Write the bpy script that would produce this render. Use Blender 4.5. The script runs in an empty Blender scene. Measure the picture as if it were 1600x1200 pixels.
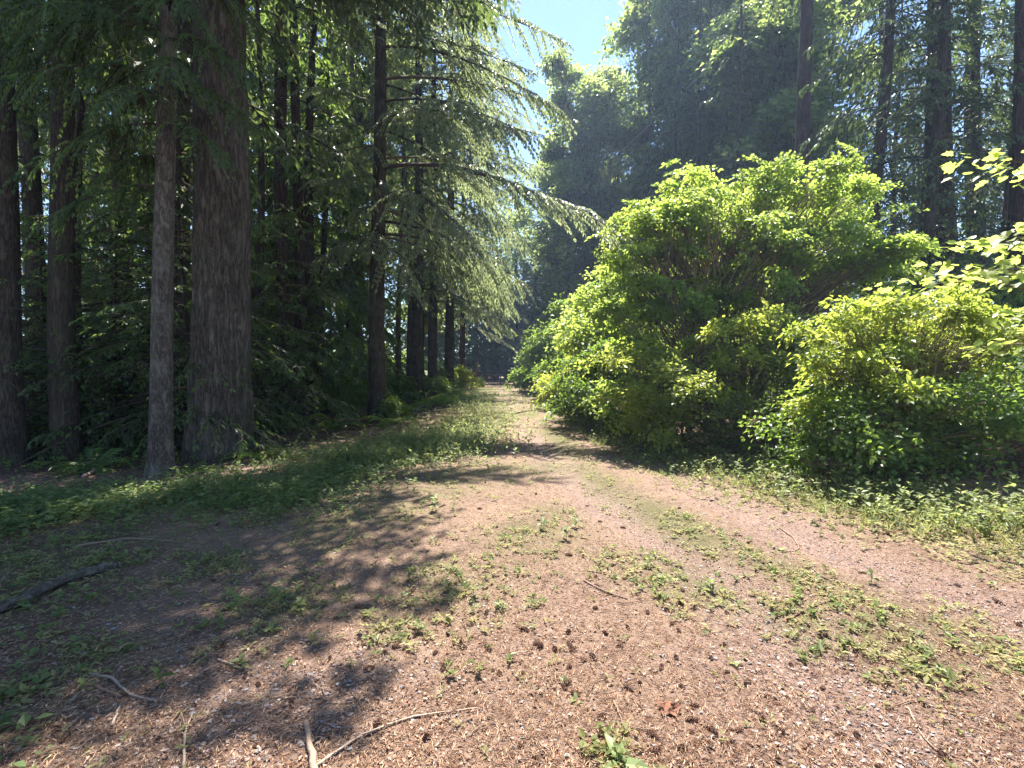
import bpy, math, random, zlib
import numpy as np
from mathutils import Vector, Matrix

# ------------------------------------------------------------------ camera, sky, sun, exposure
SC = bpy.context.scene
COL = SC.collection
F, PITCH, EYE = 760.0, math.radians(1.81), 1.6          # focal length in photo pixels, tilt down, eye height
cam_d = bpy.data.cameras.new('camera'); cam = bpy.data.objects.new('camera', cam_d); COL.objects.link(cam)
cam_d.sensor_width = 36; cam_d.lens = 36*F/1600; cam_d.clip_start = .05; cam_d.clip_end = 2000
cam.location = (0, 0, EYE); cam.rotation_euler = (math.pi/2-PITCH, 0, 0)
SC.camera = cam
SUN_EL, SUN_AZ = math.radians(61), math.radians(7.5)
W = bpy.data.worlds.new('World'); SC.world = W; W.use_nodes = True
wn = W.node_tree.nodes; bg = wn['Background']
sky = wn.new('ShaderNodeTexSky'); sky.sky_type = 'NISHITA'; sky.sun_disc = False
sky.sun_elevation = SUN_EL; sky.sun_rotation = SUN_AZ; sky.air_density = 1.0; sky.dust_density = .1; sky.ozone_density = 3.5
W.node_tree.links.new(sky.outputs[0], bg.inputs[0]); bg.inputs[1].default_value = .068
sun_d = bpy.data.lights.new('sun', 'SUN'); sun_d.energy = 5.0; sun_d.angle = math.radians(.53); sun_d.color = (1, .95, .86)
sun = bpy.data.objects.new('sun', sun_d); COL.objects.link(sun)
SV = Vector((math.sin(SUN_AZ)*math.cos(SUN_EL), math.cos(SUN_AZ)*math.cos(SUN_EL), math.sin(SUN_EL)))
sun.rotation_euler = SV.to_track_quat('Z', 'Y').to_euler(); sun.location = SV*60
VS = SC.view_settings; VS.view_transform = 'Standard'; VS.look = 'None'; VS.exposure = 2.1; VS.gamma = 1
VS.use_curve_mapping = False
cy = SC.cycles
cy.max_bounces = 7; cy.diffuse_bounces = 4; cy.transmission_bounces = 5; cy.glossy_bounces = 2; cy.transparent_max_bounces = 4; cy.volume_bounces = 0
cy.sample_clamp_indirect = 6; cy.use_denoising = True; cy.use_adaptive_sampling = True; cy.adaptive_threshold = .02

R = np.random.default_rng(7)
RAD = math.radians

# ------------------------------------------------------------------ pixels to places
def ray(px, py):
    a, b = (px-800)/F, (600-py)/F
    c, s = math.cos(PITCH), math.sin(PITCH)
    return Vector((a, c+b*s, b*c-s))
def at(px, py, Y):                                      # the point seen at a pixel, Y metres away
    r = ray(px, py); k = Y/r.y
    return Vector((r.x*k, Y, EYE+r.z*k))
def G(px, py):                                          # the ground seen at a pixel
    r = ray(px, py); k = -EYE/r.z
    p = Vector((r.x*k, r.y*k, 0)); p.z = float(hgt(p.x, p.y)); return p

# ------------------------------------------------------------------ noise
_tab = np.random.default_rng(3).random((256, 256))
def vnoise(x, y):
    x = np.asarray(x, float); y = np.asarray(y, float)
    xi = np.floor(x).astype(int); yi = np.floor(y).astype(int); u = x-xi; v = y-yi
    u = u*u*(3-2*u); v = v*v*(3-2*v)
    g = lambda a, b: _tab[a & 255, b & 255]
    return (g(xi, yi)*(1-u)+g(xi+1, yi)*u)*(1-v)+(g(xi, yi+1)*(1-u)+g(xi+1, yi+1)*u)*v
def fbm(x, y, o=4):
    s = 0; a = .5
    for i in range(o):
        s = s+a*vnoise(np.asarray(x)*2**i+17.3*i, np.asarray(y)*2**i+5.1*i); a *= .5
    return s/(1-.5**o)
def sstep(a, b, x):
    t = np.clip((x-a)/(b-a), 0, 1); return t*t*(3-2*t)
def pdist(x, y, pts):                                   # distance to a polyline
    x = np.asarray(x, float); y = np.asarray(y, float); d = np.full(np.broadcast(x, y).shape, 1e9)
    for (ax, ay), (bx, by) in zip(pts[:-1], pts[1:]):
        vx, vy = bx-ax, by-ay
        t = np.clip(((x-ax)*vx+(y-ay)*vy)/(vx*vx+vy*vy), 0, 1)
        d = np.minimum(d, np.hypot(x-ax-t*vx, y-ay-t*vy))
    return d
def flat(px, py):
    r = ray(px, py); k = -EYE/r.z; return (r.x*k, r.y*k)
TRACK_L = [flat(*p) for p in [(783, 603.5), (783, 612), (798, 640), (838, 690), (890, 745), (970, 800), (1060, 860), (1200, 960), (1420, 1200)]]
TRACK_R = [flat(*p) for p in [(803, 603.5), (812, 612), (856, 640), (945, 685), (1080, 755), (1180, 800), (1300, 860), (1600, 960), (2300, 1200)]]
ROADMID = [((a[0]+b[0])/2, (a[1]+b[1])/2) for a, b in zip(TRACK_L, TRACK_R)]
VERGE_L = [flat(*p) for p in [(-300, 840), (0, 805), (300, 770), (430, 775), (560, 725), (690, 690), (750, 655), (756, 625), (757, 608)]]
VERGE_R = [flat(*p) for p in [(822, 606), (850, 626), (930, 662), (1050, 715), (1200, 755), (1350, 785), (1600, 835), (2000, 900)]]
STRIP = [flat(*p) for p in [(793, 606), (800, 616), (826, 642), (890, 700), (960, 765), (1040, 805), (1140, 855), (1260, 905), (1420, 960), (1600, 1030)]]
FOREST_L = [flat(*p) for p in [(-600, 790), (0, 745), (330, 735), (520, 690), (620, 665), (690, 640), (735, 615), (742, 606)]]
PATCHES = [(flat(x, y), r) for x, y, r in [(440, 950, .32), (840, 835, .55), (700, 920, .45), (640, 960, .25), (1060, 895, .4), (600, 800, .75), (790, 735, .8), (690, 750, .9), (860, 725, .5),
           (520, 830, .5), (960, 1185, .1), (1120, 920, .18), (1250, 960, .25), (860, 800, .3), (980, 880, .3), (1400, 1000, .3), (340, 880, .4), (60, 880, .9), (130, 1030, .3)]]
def hgt(x, y):
    x = np.asarray(x, float); y = np.asarray(y, float)
    h = .05*(fbm(x*.45, y*.45, 3)-.5)+.02*(fbm(x*2.1, y*2.1, 2)-.5)
    h = h-.05*np.exp(-(pdist(x, y, TRACK_L)/.28)**2)-.05*np.exp(-(pdist(x, y, TRACK_R)/.28)**2)
    right = sstep(1.5, 6, pdist(x, y, ROADMID))*(x > np.interp(y, [p[1] for p in ROADMID[::-1]], [p[0] for p in ROADMID[::-1]]))
    return h+.35*right*sstep(2, 6, y)*np.clip(1.2-.02*y, .2, 1)

# ------------------------------------------------------------------ mesh collecting
class MB:
    def __init__(s): s.v = []; s.f = []; s.r = []; s.n = 0
    def add(s, v, f, rnd=None):                         # v (n,3), f (m,k) of one k
        v = np.asarray(v, float); f = np.asarray(f, int)
        s.v.append(v); s.f.append(f+s.n); s.n += len(v)
        s.r.append(np.full(len(v), R.random()) if rnd is None else np.asarray(rnd, float))
    def mesh(s, name, smooth=False):
        me = bpy.data.meshes.new(name)
        v = np.concatenate(s.v); me.vertices.add(len(v)); me.vertices.foreach_set('co', v.ravel())
        lt = np.concatenate([np.full(len(f), f.shape[1]) for f in s.f]); li = np.concatenate([f.ravel() for f in s.f])
        me.loops.add(len(li)); me.loops.foreach_set('vertex_index', li.astype(np.int32))
        me.polygons.add(len(lt)); me.polygons.foreach_set('loop_start', (np.cumsum(lt)-lt).astype(np.int32))
        me.polygons.foreach_set('use_smooth', np.full(len(lt), smooth))
        me.update(calc_edges=True)
        a = me.attributes.new('rnd', 'FLOAT', 'POINT'); a.data.foreach_set('value', np.concatenate(s.r).astype(np.float32))
        return me
    def build(s, name, mat, parent=None, smooth=False):
        return link(name, s.mesh(name, smooth), mat, parent)
    # --- shapes
    def box(s, c, size, M=None):
        x, y, z = np.array(size)/2
        v = np.array([(-x, -y, -z), (x, -y, -z), (x, y, -z), (-x, y, -z), (-x, -y, z), (x, -y, z), (x, y, z), (-x, y, z)])
        if M is not None: v = v @ np.array(M.to_3x3()).T
        s.add(v+np.array(c), [(0, 3, 2, 1), (4, 5, 6, 7), (0, 1, 5, 4), (1, 2, 6, 5), (2, 3, 7, 6), (3, 0, 4, 7)])
    def bar(s, a, b, w, h):
        a = np.array(a, float); b = np.array(b, float); d = b-a; L = np.linalg.norm(d)
        q = Vector(d).to_track_quat('Z', 'Y').to_matrix(); s.box((a+b)/2, (w, h, L), q)
    def tube(s, P, rad, k=6, rnd=None, cap=True, lump=0):
        P = np.asarray(P, float); n = len(P); rad = np.broadcast_to(np.asarray(rad, float), (n,))
        T = np.gradient(P, axis=0); T /= np.linalg.norm(T, axis=1)[:, None]+1e-9
        up = np.where(np.abs(T[:, 2:3]) > .85, np.array([[1., 0, 0]]), np.array([[0, 0, 1.]]))
        A = np.cross(T, up); A /= np.linalg.norm(A, axis=1)[:, None]+1e-9; B = np.cross(T, A)
        th = np.arange(k)*2*math.pi/k
        rr = rad[:, None]*(1+(lump*R.normal(size=(n, k)) if lump else 0))*np.ones((n, k))
        v = P[:, None]+(A[:, None]*np.cos(th)[None, :, None]+B[:, None]*np.sin(th)[None, :, None])*rr[..., None]
        i = np.arange(n-1)[:, None]*k+np.arange(k)[None]; j = np.arange(n-1)[:, None]*k+(np.arange(k)+1)[None] % k
        f = np.stack([i, j, j+k, i+k], -1).reshape(-1, 4)
        s.add(v.reshape(-1, 3), f, None if rnd is None else np.full(n*k, rnd))
        if cap:
            s.f.append(np.array([list(range(k-1, -1, -1))])+s.n-n*k); s.f.append(np.array([list(range(k))])+s.n-k)
    def tubes(s, P, r0, r1, k=3):                       # many thin tubes at once, P (m,n,3)
        m, n, _ = P.shape
        T = np.gradient(P, axis=1); T /= np.linalg.norm(T, axis=2)[..., None]+1e-9
        up = np.where(np.abs(T[..., 2:3]) > .85, np.array([1., 0, 0]), np.array([0, 0, 1.]))
        A = np.cross(T, up); A /= np.linalg.norm(A, axis=2)[..., None]+1e-9; B = np.cross(T, A)
        th = np.arange(k)*2*math.pi/k; t = np.linspace(0, 1, n)
        rad = np.asarray(r0).reshape(-1, 1)*(1-t)+np.asarray(r1).reshape(-1, 1)*t
        v = P[:, :, None]+(A[:, :, None]*np.cos(th)[:, None]+B[:, :, None]*np.sin(th)[:, None])*np.broadcast_to(rad, (m, n))[..., None, None]
        base = (np.arange(m)*n*k)[:, None, None]
        i = base+np.arange(n-1)[:, None]*k+np.arange(k); j = base+np.arange(n-1)[:, None]*k+(np.arange(k)+1) % k
        s.add(v.reshape(-1, 3), np.stack([i, j, j+k, i+k], -1).reshape(-1, 4), np.repeat(R.random(m), n*k))
    def leaves(s, B, D, N, L, Wd, fold=.15, mid=.45, rnd=None):   # kite leaves folded along the midrib
        n = len(B); D = D/(np.linalg.norm(D, axis=1)[:, None]+1e-9); S = np.cross(D, N); S /= np.linalg.norm(S, axis=1)[:, None]+1e-9
        N = np.cross(S, D); L = np.broadcast_to(L, (n,))[:, None]; Wd = np.broadcast_to(Wd, (n,))[:, None]
        m = B+D*L*mid+N*Wd*fold
        v = np.stack([B, m+S*Wd/2, B+D*L-N*L*.1, m-S*Wd/2], 1).reshape(-1, 3)
        i = np.arange(n)[:, None]*4
        s.add(v, np.concatenate([i+np.array([0, 1, 2]), i+np.array([0, 2, 3])]), np.repeat(R.random(n) if rnd is None else rnd, 4))
    def ovals(s, B, D, N, L, Wd, fold=.12, rnd=None):   # rounder six-point leaves
        n = len(B); D = D/(np.linalg.norm(D, axis=1)[:, None]+1e-9); S = np.cross(D, N); S /= np.linalg.norm(S, axis=1)[:, None]+1e-9
        N = np.cross(S, D); L = np.broadcast_to(L, (n,))[:, None]; Wd = np.broadcast_to(Wd, (n,))[:, None]
        a = B+D*L*.3+N*Wd*fold; b = B+D*L*.72+N*Wd*fold*.8
        v = np.stack([B, a+S*Wd/2, b+S*Wd*.38, B+D*L-N*L*.08, b-S*Wd*.38, a-S*Wd/2, B+D*L*.5], 1).reshape(-1, 3)
        i = np.arange(n)[:, None]*7
        s.add(v, np.concatenate([i+np.array(t) for t in ((0, 1, 6), (1, 2, 6), (2, 3, 6), (3, 4, 6), (4, 5, 6), (5, 0, 6))]), np.repeat(R.random(n) if rnd is None else rnd, 7))

def link(name, me, mat, parent=None):
    o = bpy.data.objects.new(name, me); COL.objects.link(o)
    if mat is not None and not me.materials: me.materials.append(mat)
    if parent is not None: o.parent = parent
    return o
def reseed(t):
    global R
    R = np.random.default_rng(zlib.crc32(t.encode()))
def tag(o, label=None, cat=None, group=None, kind=None):
    for k, v in (('label', label), ('category', cat), ('group', group), ('kind', kind)):
        if v: o[k] = v
    return o
def thing(name, label, cat, loc=(0, 0, 0), group=None, rz=0):
    if label != 'x': reseed(label)
    o = bpy.data.objects.new(name, None); COL.objects.link(o); o.location = loc; o.rotation_euler.z = rz; o.empty_display_size = .2
    return tag(o, label, cat, group)
def dup(root, loc, rz=0, sc=1, label=None, group=None, tilt=(0, 0)):
    r = root.copy(); COL.objects.link(r); r.location = loc; r.rotation_euler = (tilt[0], tilt[1], rz)
    r.scale = (sc, sc, sc) if np.isscalar(sc) else sc
    if label: r['label'] = label
    if group: r['group'] = group
    for ch in list(root.children):
        c = ch.copy(); COL.objects.link(c); c.parent = r
        for g in list(ch.children):
            d = g.copy(); COL.objects.link(d); d.parent = c
    return r

# ------------------------------------------------------------------ materials
def newmat(name):
    m = bpy.data.materials.new(name); m.use_nodes = True; nt = m.node_tree
    return m, nt.nodes, nt.links, nt.nodes['Principled BSDF']
def ramp(n, stops):
    r = n.new('ShaderNodeValToRGB'); e = r.color_ramp.elements
    while len(e) < len(stops): e.new(.5)
    for i, (p, c) in enumerate(stops): e[i].position = p; e[i].color = (*c, 1)
    return r
def noise(n, l, scale, detail=4, rough=.6, vec=None):
    t = n.new('ShaderNodeTexNoise'); t.inputs['Scale'].default_value = scale; t.inputs['Detail'].default_value = detail; t.inputs['Roughness'].default_value = rough
    if vec is not None: l.new(vec, t.inputs['Vector'])
    return t
def leafmat(name, lo, hi, tlo, thi, mix=.5, rough=.5, spec=.35):
    m, n, l, p = newmat(name)
    a = n.new('ShaderNodeAttribute'); a.attribute_name = 'rnd'
    oi = n.new('ShaderNodeObjectInfo')
    g = n.new('ShaderNodeNewGeometry'); nz = noise(n, l, 1.3, 2, .5, g.outputs['Position'])
    s = n.new('ShaderNodeMath'); s.operation = 'MULTIPLY_ADD'; l.new(nz.outputs[0], s.inputs[0]); s.inputs[1].default_value = .9; s.inputs[2].default_value = -.45
    s1 = n.new('ShaderNodeMath'); s1.operation = 'MULTIPLY_ADD'; l.new(oi.outputs['Random'], s1.inputs[0]); s1.inputs[1].default_value = .3; l.new(s.outputs[0], s1.inputs[2])
    s2 = n.new('ShaderNodeMath'); s2.operation = 'MULTIPLY_ADD'; l.new(a.outputs['Fac'], s2.inputs[0]); s2.inputs[1].default_value = .95; l.new(s1.outputs[0], s2.inputs[2]); s2.use_clamp = True
    r1 = ramp(n, [(0, lo), (1, hi)]); r2 = ramp(n, [(0, tlo), (1, thi)])
    l.new(s2.outputs[0], r1.inputs[0]); l.new(s2.outputs[0], r2.inputs[0])
    l.new(r1.outputs[0], p.inputs['Base Color']); p.inputs['Roughness'].default_value = rough; p.inputs['Specular IOR Level'].default_value = spec
    t = n.new('ShaderNodeBsdfTranslucent'); l.new(r2.outputs[0], t.inputs[0])
    mx = n.new('ShaderNodeMixShader'); mx.inputs[0].default_value = mix; l.new(p.outputs[0], mx.inputs[1]); l.new(t.outputs[0], mx.inputs[2])
    l.new(mx.outputs[0], n['Material Output'].inputs[0]); return m
def barkmat(name, dark, light, moss=None, scale=(26, 26, 2.6), bump=.6, mossamt=.5):
    m, n, l, p = newmat(name)
    def math_(op, a, b, c=None, clamp=False):
        q = n.new('ShaderNodeMath'); q.operation = op; q.use_clamp = clamp
        for i, x in enumerate((a, b, c)):
            if x is None: continue
            if isinstance(x, (int, float)): q.inputs[i].default_value = x
            else: l.new(x, q.inputs[i])
        return q.outputs[0]
    tc = n.new('ShaderNodeTexCoord'); mp = n.new('ShaderNodeMapping'); mp.inputs['Scale'].default_value = scale; l.new(tc.outputs['Object'], mp.inputs[0])
    nz = noise(n, l, .55, 3, .6, mp.outputs[0]); nz.inputs['Distortion'].default_value = .6
    ridge = math_('MULTIPLY', math_('ABSOLUTE', math_('SUBTRACT', nz.outputs[0], .5), 0), 5.5, None, True)     # narrow dark furrows, flat plates
    fine = noise(n, l, 2.2, 5, .75, mp.outputs[0]); patch = noise(n, l, 2.3, 4, .6, tc.outputs['Object'])
    h = math_('ADD', math_('MULTIPLY', ridge, .5), math_('MULTIPLY', fine.outputs[0], .6))
    r = ramp(n, [(.28, dark), (.55, tuple(.55*b+.45*a for a, b in zip(dark, light))), (.9, light)]); l.new(h, r.inputs[0])
    var = ramp(n, [(.3, (.65, .62, .6)), (.7, (1.15, 1.15, 1.15))]); l.new(patch.outputs[0], var.inputs[0])
    mv = n.new('ShaderNodeMixRGB'); mv.blend_type = 'MULTIPLY'; mv.inputs[0].default_value = 1; l.new(r.outputs[0], mv.inputs[1]); l.new(var.outputs[0], mv.inputs[2]); col = mv.outputs[0]
    if moss:
        big = noise(n, l, 1.4, 6, .7, tc.outputs['Object']); rr = ramp(n, [(.5, (0, 0, 0)), (.66, (mossamt,)*3)]); l.new(big.outputs[0], rr.inputs[0])
        mm = n.new('ShaderNodeMixRGB'); l.new(rr.outputs[0], mm.inputs[0]); l.new(col, mm.inputs[1]); mm.inputs[2].default_value = (*moss, 1); col = mm.outputs[0]
    l.new(col, p.inputs['Base Color']); p.inputs['Roughness'].default_value = .9; p.inputs['Specular IOR Level'].default_value = .15
    b = n.new('ShaderNodeBump'); b.inputs['Strength'].default_value = bump; b.inputs['Distance'].default_value = .04; l.new(h, b.inputs['Height']); l.new(b.outputs[0], p.inputs['Normal'])
    return m
def flatmat(name, stops, rough=.85, scale=30, spec=.2, attr=True, bump=.3, stretch=None):
    m, n, l, p = newmat(name)
    tc = n.new('ShaderNodeTexCoord'); vec = tc.outputs['Object']
    if stretch:
        mp = n.new('ShaderNodeMapping'); mp.inputs['Scale'].default_value = stretch; l.new(vec, mp.inputs[0]); vec = mp.outputs[0]
    nz = noise(n, l, scale, 4, .65, vec); f = nz.outputs[0]
    if attr:
        a = n.new('ShaderNodeAttribute'); a.attribute_name = 'rnd'
        q = n.new('ShaderNodeMath'); q.operation = 'MULTIPLY_ADD'; l.new(f, q.inputs[0]); q.inputs[1].default_value = .6; q.inputs[2].default_value = -.3
        s = n.new('ShaderNodeMath'); s.operation = 'ADD'; l.new(a.outputs['Fac'], s.inputs[0]); l.new(q.outputs[0], s.inputs[1]); f = s.outputs[0]
    r = ramp(n, stops); l.new(f, r.inputs[0]); l.new(r.outputs[0], p.inputs['Base Color'])
    p.inputs['Roughness'].default_value = rough; p.inputs['Specular IOR Level'].default_value = spec
    b = n.new('ShaderNodeBump'); b.inputs['Strength'].default_value = bump; b.inputs['Distance'].default_value = .01; l.new(nz.outputs[0], b.inputs['Height']); l.new(b.outputs[0], p.inputs['Normal'])
    return m

M = {}
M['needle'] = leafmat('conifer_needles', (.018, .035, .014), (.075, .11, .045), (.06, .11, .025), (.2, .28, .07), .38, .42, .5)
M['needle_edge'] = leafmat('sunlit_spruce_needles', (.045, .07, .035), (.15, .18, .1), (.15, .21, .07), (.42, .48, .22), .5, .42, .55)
M['hem'] = leafmat('hemlock_needles', (.02, .045, .014), (.07, .12, .035), (.08, .16, .03), (.3, .42, .09), .45, .42, .45)
M['maple'] = leafmat('vine_maple_leaves', (.05, .095, .018), (.11, .16, .03), (.3, .45, .05), (.68, .8, .16), .55, .42, .4)
M['salmon'] = leafmat('salmonberry_leaves', (.045, .085, .015), (.11, .15, .025), (.3, .42, .04), (.7, .76, .13), .52, .42, .4)
M['bush'] = leafmat('dark_bush_leaves', (.025, .055, .014), (.08, .13, .03), (.14, .27, .03), (.38, .52, .08), .45, .42, .4)
M['canopy'] = leafmat('broadleaf_canopy_leaves', (.04, .07, .022), (.12, .16, .05), (.22, .34, .06), (.58, .66, .2), .5, .4, .45)
M['weed'] = leafmat('weed_leaves', (.07, .1, .03), (.17, .2, .075), (.25, .34, .08), (.55, .58, .2), .4, .5, .35)
M['dryweed'] = leafmat('dry_weed_leaves', (.13, .14, .05), (.28, .25, .11), (.3, .32, .09), (.6, .55, .25), .4, .55, .3)
M['clover'] = leafmat('clover_leaves', (.045, .08, .024), (.12, .17, .055), (.18, .3, .06), (.45, .54, .16), .4, .5, .35)
M['fern'] = leafmat('fern_leaflets', (.035, .075, .018), (.1, .16, .04), (.16, .32, .04), (.42, .6, .1), .45, .4, .4)
M['pale'] = leafmat('pale_plant_leaves', (.14, .2, .07), (.24, .3, .13), (.3, .4, .12), (.45, .55, .2), .35, .5, .35)
M['bigbark'] = barkmat('old_fir_bark', (.042, .033, .026), (.2, .165, .132), (.13, .13, .09), (26, 26, 4.2), 1.0, .3)
M['bark'] = barkmat('conifer_bark', (.03, .023, .019), (.13, .1, .08), (.1, .11, .06), (30, 30, 4), .7, .5)
M['redbark'] = barkmat('reddish_bark', (.035, .023, .019), (.15, .1, .078), None, (26, 26, 3), .7)
M['greybark'] = barkmat('grey_mottled_bark', (.045, .037, .03), (.18, .15, .125), (.22, .21, .17), (30, 30, 9), .5, .5)
M['rotten'] = barkmat('rotten_log_bark', (.07, .06, .05), (.22, .19, .16), (.09, .1, .05), (20, 20, 20), .8, .8)
M['twig'] = flatmat('twig_wood', [(0, (.03, .022, .017)), (1, (.13, .1, .075))], .9, 20)
M['stem'] = flatmat('shrub_stems', [(0, (.06, .04, .025)), (1, (.2, .14, .09))], .8, 20)
M['stick'] = flatmat('dead_stick_wood', [(0, (.14, .085, .06)), (.6, (.27, .19, .14)), (1, (.38, .29, .22))], .85, 25, .2, True, .5, (3, 3, 3))
M['needles_dry'] = flatmat('dry_needles', [(0, (.1, .055, .035)), (.3, (.27, .155, .095)), (.7, (.46, .3, .19)), (1, (.62, .48, .34))], .75, 3, .3)
M['chip'] = flatmat('bark_flakes', [(0, (.07, .035, .025)), (.5, (.27, .15, .1)), (1, (.46, .33, .24))], .85, 9)
M['pebble'] = flatmat('pebbles', [(0, (.1, .085, .085)), (.35, (.27, .21, .195)), (.7, (.3, .28, .275)), (.93, (.32, .28, .255)), (1, (.42, .38, .345))], .8, 25)
M['cone'] = flatmat('cone_scales', [(0, (.07, .036, .024)), (.6, (.21, .11, .07)), (1, (.36, .22, .14))], .75, 12)
M['post'] = flatmat('weathered_post_wood', [(0, (.1, .07, .045)), (1, (.24, .18, .12))], .9, 8, .2, False, .4, (8, 8, 1))
M['gate'] = flatmat('dark_gate_timber', [(0, (.03, .025, .022)), (1, (.1, .085, .075))], .8, 8, .2, False, .4)
M['deadleaf'] = flatmat('dead_leaf', [(0, (.16, .07, .04)), (1, (.38, .2, .11))], .7, 12)

def groundmat():
    m, n, l, p = newmat('forest_floor')
    g = n.new('ShaderNodeNewGeometry'); pos = g.outputs['Position']
    def attr(a):
        q = n.new('ShaderNodeAttribute'); q.attribute_name = a; return q.outputs['Fac']
    def mixc(f, a, b, bt='MIX'):
        x = n.new('ShaderNodeMixRGB'); x.blend_type = bt
        if isinstance(f, float): x.inputs[0].default_value = f
        else: l.new(f, x.inputs[0])
        for i, c in ((1, a), (2, b)):
            if isinstance(c, tuple): x.inputs[i].default_value = (*c, 1)
            else: l.new(c, x.inputs[i])
        return x.outputs[0]
    fine = noise(n, l, 60, 5, .75, pos); grain = noise(n, l, 190, 3, .7, pos); big = noise(n, l, 1.6, 5, .65, pos); mid = noise(n, l, 9, 4, .7, pos)
    rn = ramp(n, [(.3, (.1, .056, .042)), (.5, (.245, .158, .112)), (.7, (.41, .3, .222))]); l.new(fine.outputs[0], rn.inputs[0])         # needle litter
    rv = n.new('ShaderNodeTexVoronoi'); rv.inputs['Scale'].default_value = 75; l.new(pos, rv.inputs['Vector'])
    rg = ramp(n, [(.0, (.1, .07, .068)), (.45, (.215, .142, .12)), (.8, (.3, .212, .18)), (1, (.44, .36, .32))]); l.new(rv.outputs['Color'], rg.inputs[0])   # crushed stone
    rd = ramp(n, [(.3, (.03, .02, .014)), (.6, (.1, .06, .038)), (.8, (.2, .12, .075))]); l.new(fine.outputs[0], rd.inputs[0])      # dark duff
    rs = ramp(n, [(.3, (.135, .08, .058)), (.7, (.27, .185, .14))]); l.new(mid.outputs[0], rs.inputs[0])                              # reddish soil
    mk = ramp(n, [(.38, (0, 0, 0)), (.62, (1, 1, 1))]); l.new(big.outputs[0], mk.inputs[0])
    base = mixc(mk.outputs[0], rn.outputs[0], rs.outputs[0])
    gm = n.new('ShaderNodeMath'); gm.operation = 'MULTIPLY_ADD'; l.new(mid.outputs[0], gm.inputs[0]); gm.inputs[1].default_value = 1.4; gm.inputs[2].default_value = -.7
    ga = n.new('ShaderNodeMath'); ga.operation = 'ADD'; ga.use_clamp = True; l.new(gm.outputs[0], ga.inputs[0]); l.new(attr('gravel'), ga.inputs[1])
    base = mixc(ga.outputs[0], base, rg.outputs[0])
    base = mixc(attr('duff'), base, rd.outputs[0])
    rgreen = ramp(n, [(.3, (.05, .06, .02)), (.7, (.13, .14, .05))]); l.new(fine.outputs[0], rgreen.inputs[0])
    base = mixc(attr('green'), base, rgreen.outputs[0])
    rgr = ramp(n, [(.3, (.55, .55, .55)), (.7, (1.25, 1.25, 1.25))]); l.new(grain.outputs[0], rgr.inputs[0])
    base = mixc(.8, base, rgr.outputs[0], 'MULTIPLY')
    l.new(base, p.inputs['Base Color']); p.inputs['Roughness'].default_value = .92; p.inputs['Specular IOR Level'].default_value = .15
    b = n.new('ShaderNodeBump'); b.inputs['Strength'].default_value = .9; b.inputs['Distance'].default_value = .012
    hm = n.new('ShaderNodeMath'); hm.operation = 'ADD'; l.new(fine.outputs[0], hm.inputs[0]); l.new(grain.outputs[0], hm.inputs[1]); l.new(hm.outputs[0], b.inputs['Height']); l.new(b.outputs[0], p.inputs['Normal'])
    return m

# ------------------------------------------------------------------ ground
def left_of(x, y, line):                                # >0 on the left of a line running away from the camera
    ys = [p[1] for p in line]; xs = [p[0] for p in line]; o = np.argsort(ys)
    return np.interp(y, np.array(ys)[o], np.array(xs)[o])-x
def masks(x, y):
    dl, dr = pdist(x, y, TRACK_L), pdist(x, y, TRACK_R); nz = fbm(x*1.3, y*1.3, 4)-.5
    wb = .42+.5*(fbm(x*2.3+31, y*2.3, 3)-.5); grav = np.clip(np.exp(-(dl/wb)**2)+np.exp(-(dr/wb)**2), 0, 1)*.8
    grav = np.maximum(grav, sstep(.1, .3, fbm(x*.9+4, y*.9, 3)-.35)*.45*sstep(4, 2.5, y))
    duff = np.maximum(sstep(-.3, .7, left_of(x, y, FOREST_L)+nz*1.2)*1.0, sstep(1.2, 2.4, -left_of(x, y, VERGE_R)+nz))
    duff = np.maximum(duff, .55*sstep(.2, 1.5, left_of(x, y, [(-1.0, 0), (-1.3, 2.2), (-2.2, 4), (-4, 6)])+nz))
    gl = np.exp(-(pdist(x, y, VERGE_L)/(.75+.02*y))**2)*1.1; gr = np.exp(-(pdist(x, y, VERGE_R)/(.75+.01*y))**2)*1.15
    gs = np.exp(-(pdist(x, y, STRIP)/.34)**2)*(1.0+nz)*(.5+.5*sstep(3.2, 5, y))
    gp = 0
    for (c, r) in PATCHES: gp = np.maximum(gp, np.exp(-((x-c[0])**2+((y-c[1])*.8)**2)/r**2))
    green = np.clip(np.maximum.reduce([gl, gr, gs, gp*.9])*(.75+1.0*nz), 0, 1)
    return grav, duff, green
def build_ground():
    yy = np.concatenate([[-40, -20, -10, -6, -3, -1.5, -.5], np.geomspace(.5+.4, 400.4, 330)-.4])
    u = np.sinh(np.linspace(-2.6, 2.6, 261))/math.sinh(2.6)*3
    Y, U = np.meshgrid(yy, u, indexing='ij'); X = U*(np.maximum(Y, 0)*.75+6)+.12*Y*0
    Z = hgt(X, Y)+.018*(fbm(X*9, Y*9, 3)-.5)*np.exp(-np.maximum(Y, 0)/9)
    far = sstep(60, 200, Y); Z = Z*(1-far)
    b = MB(); ny, nx = Y.shape; i = np.arange(ny-1)[:, None]*nx+np.arange(nx-1)
    b.add(np.stack([X, Y, Z], -1).reshape(-1, 3), np.stack([i, i+1, i+nx+1, i+nx], -1).reshape(-1, 4))
    me = b.mesh('ground', True)
    for nm, a in zip(('gravel', 'duff', 'green'), masks(X.ravel(), Y.ravel())):
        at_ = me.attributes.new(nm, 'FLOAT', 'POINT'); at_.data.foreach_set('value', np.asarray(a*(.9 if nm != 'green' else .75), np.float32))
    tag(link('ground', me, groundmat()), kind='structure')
build_ground()

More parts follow.
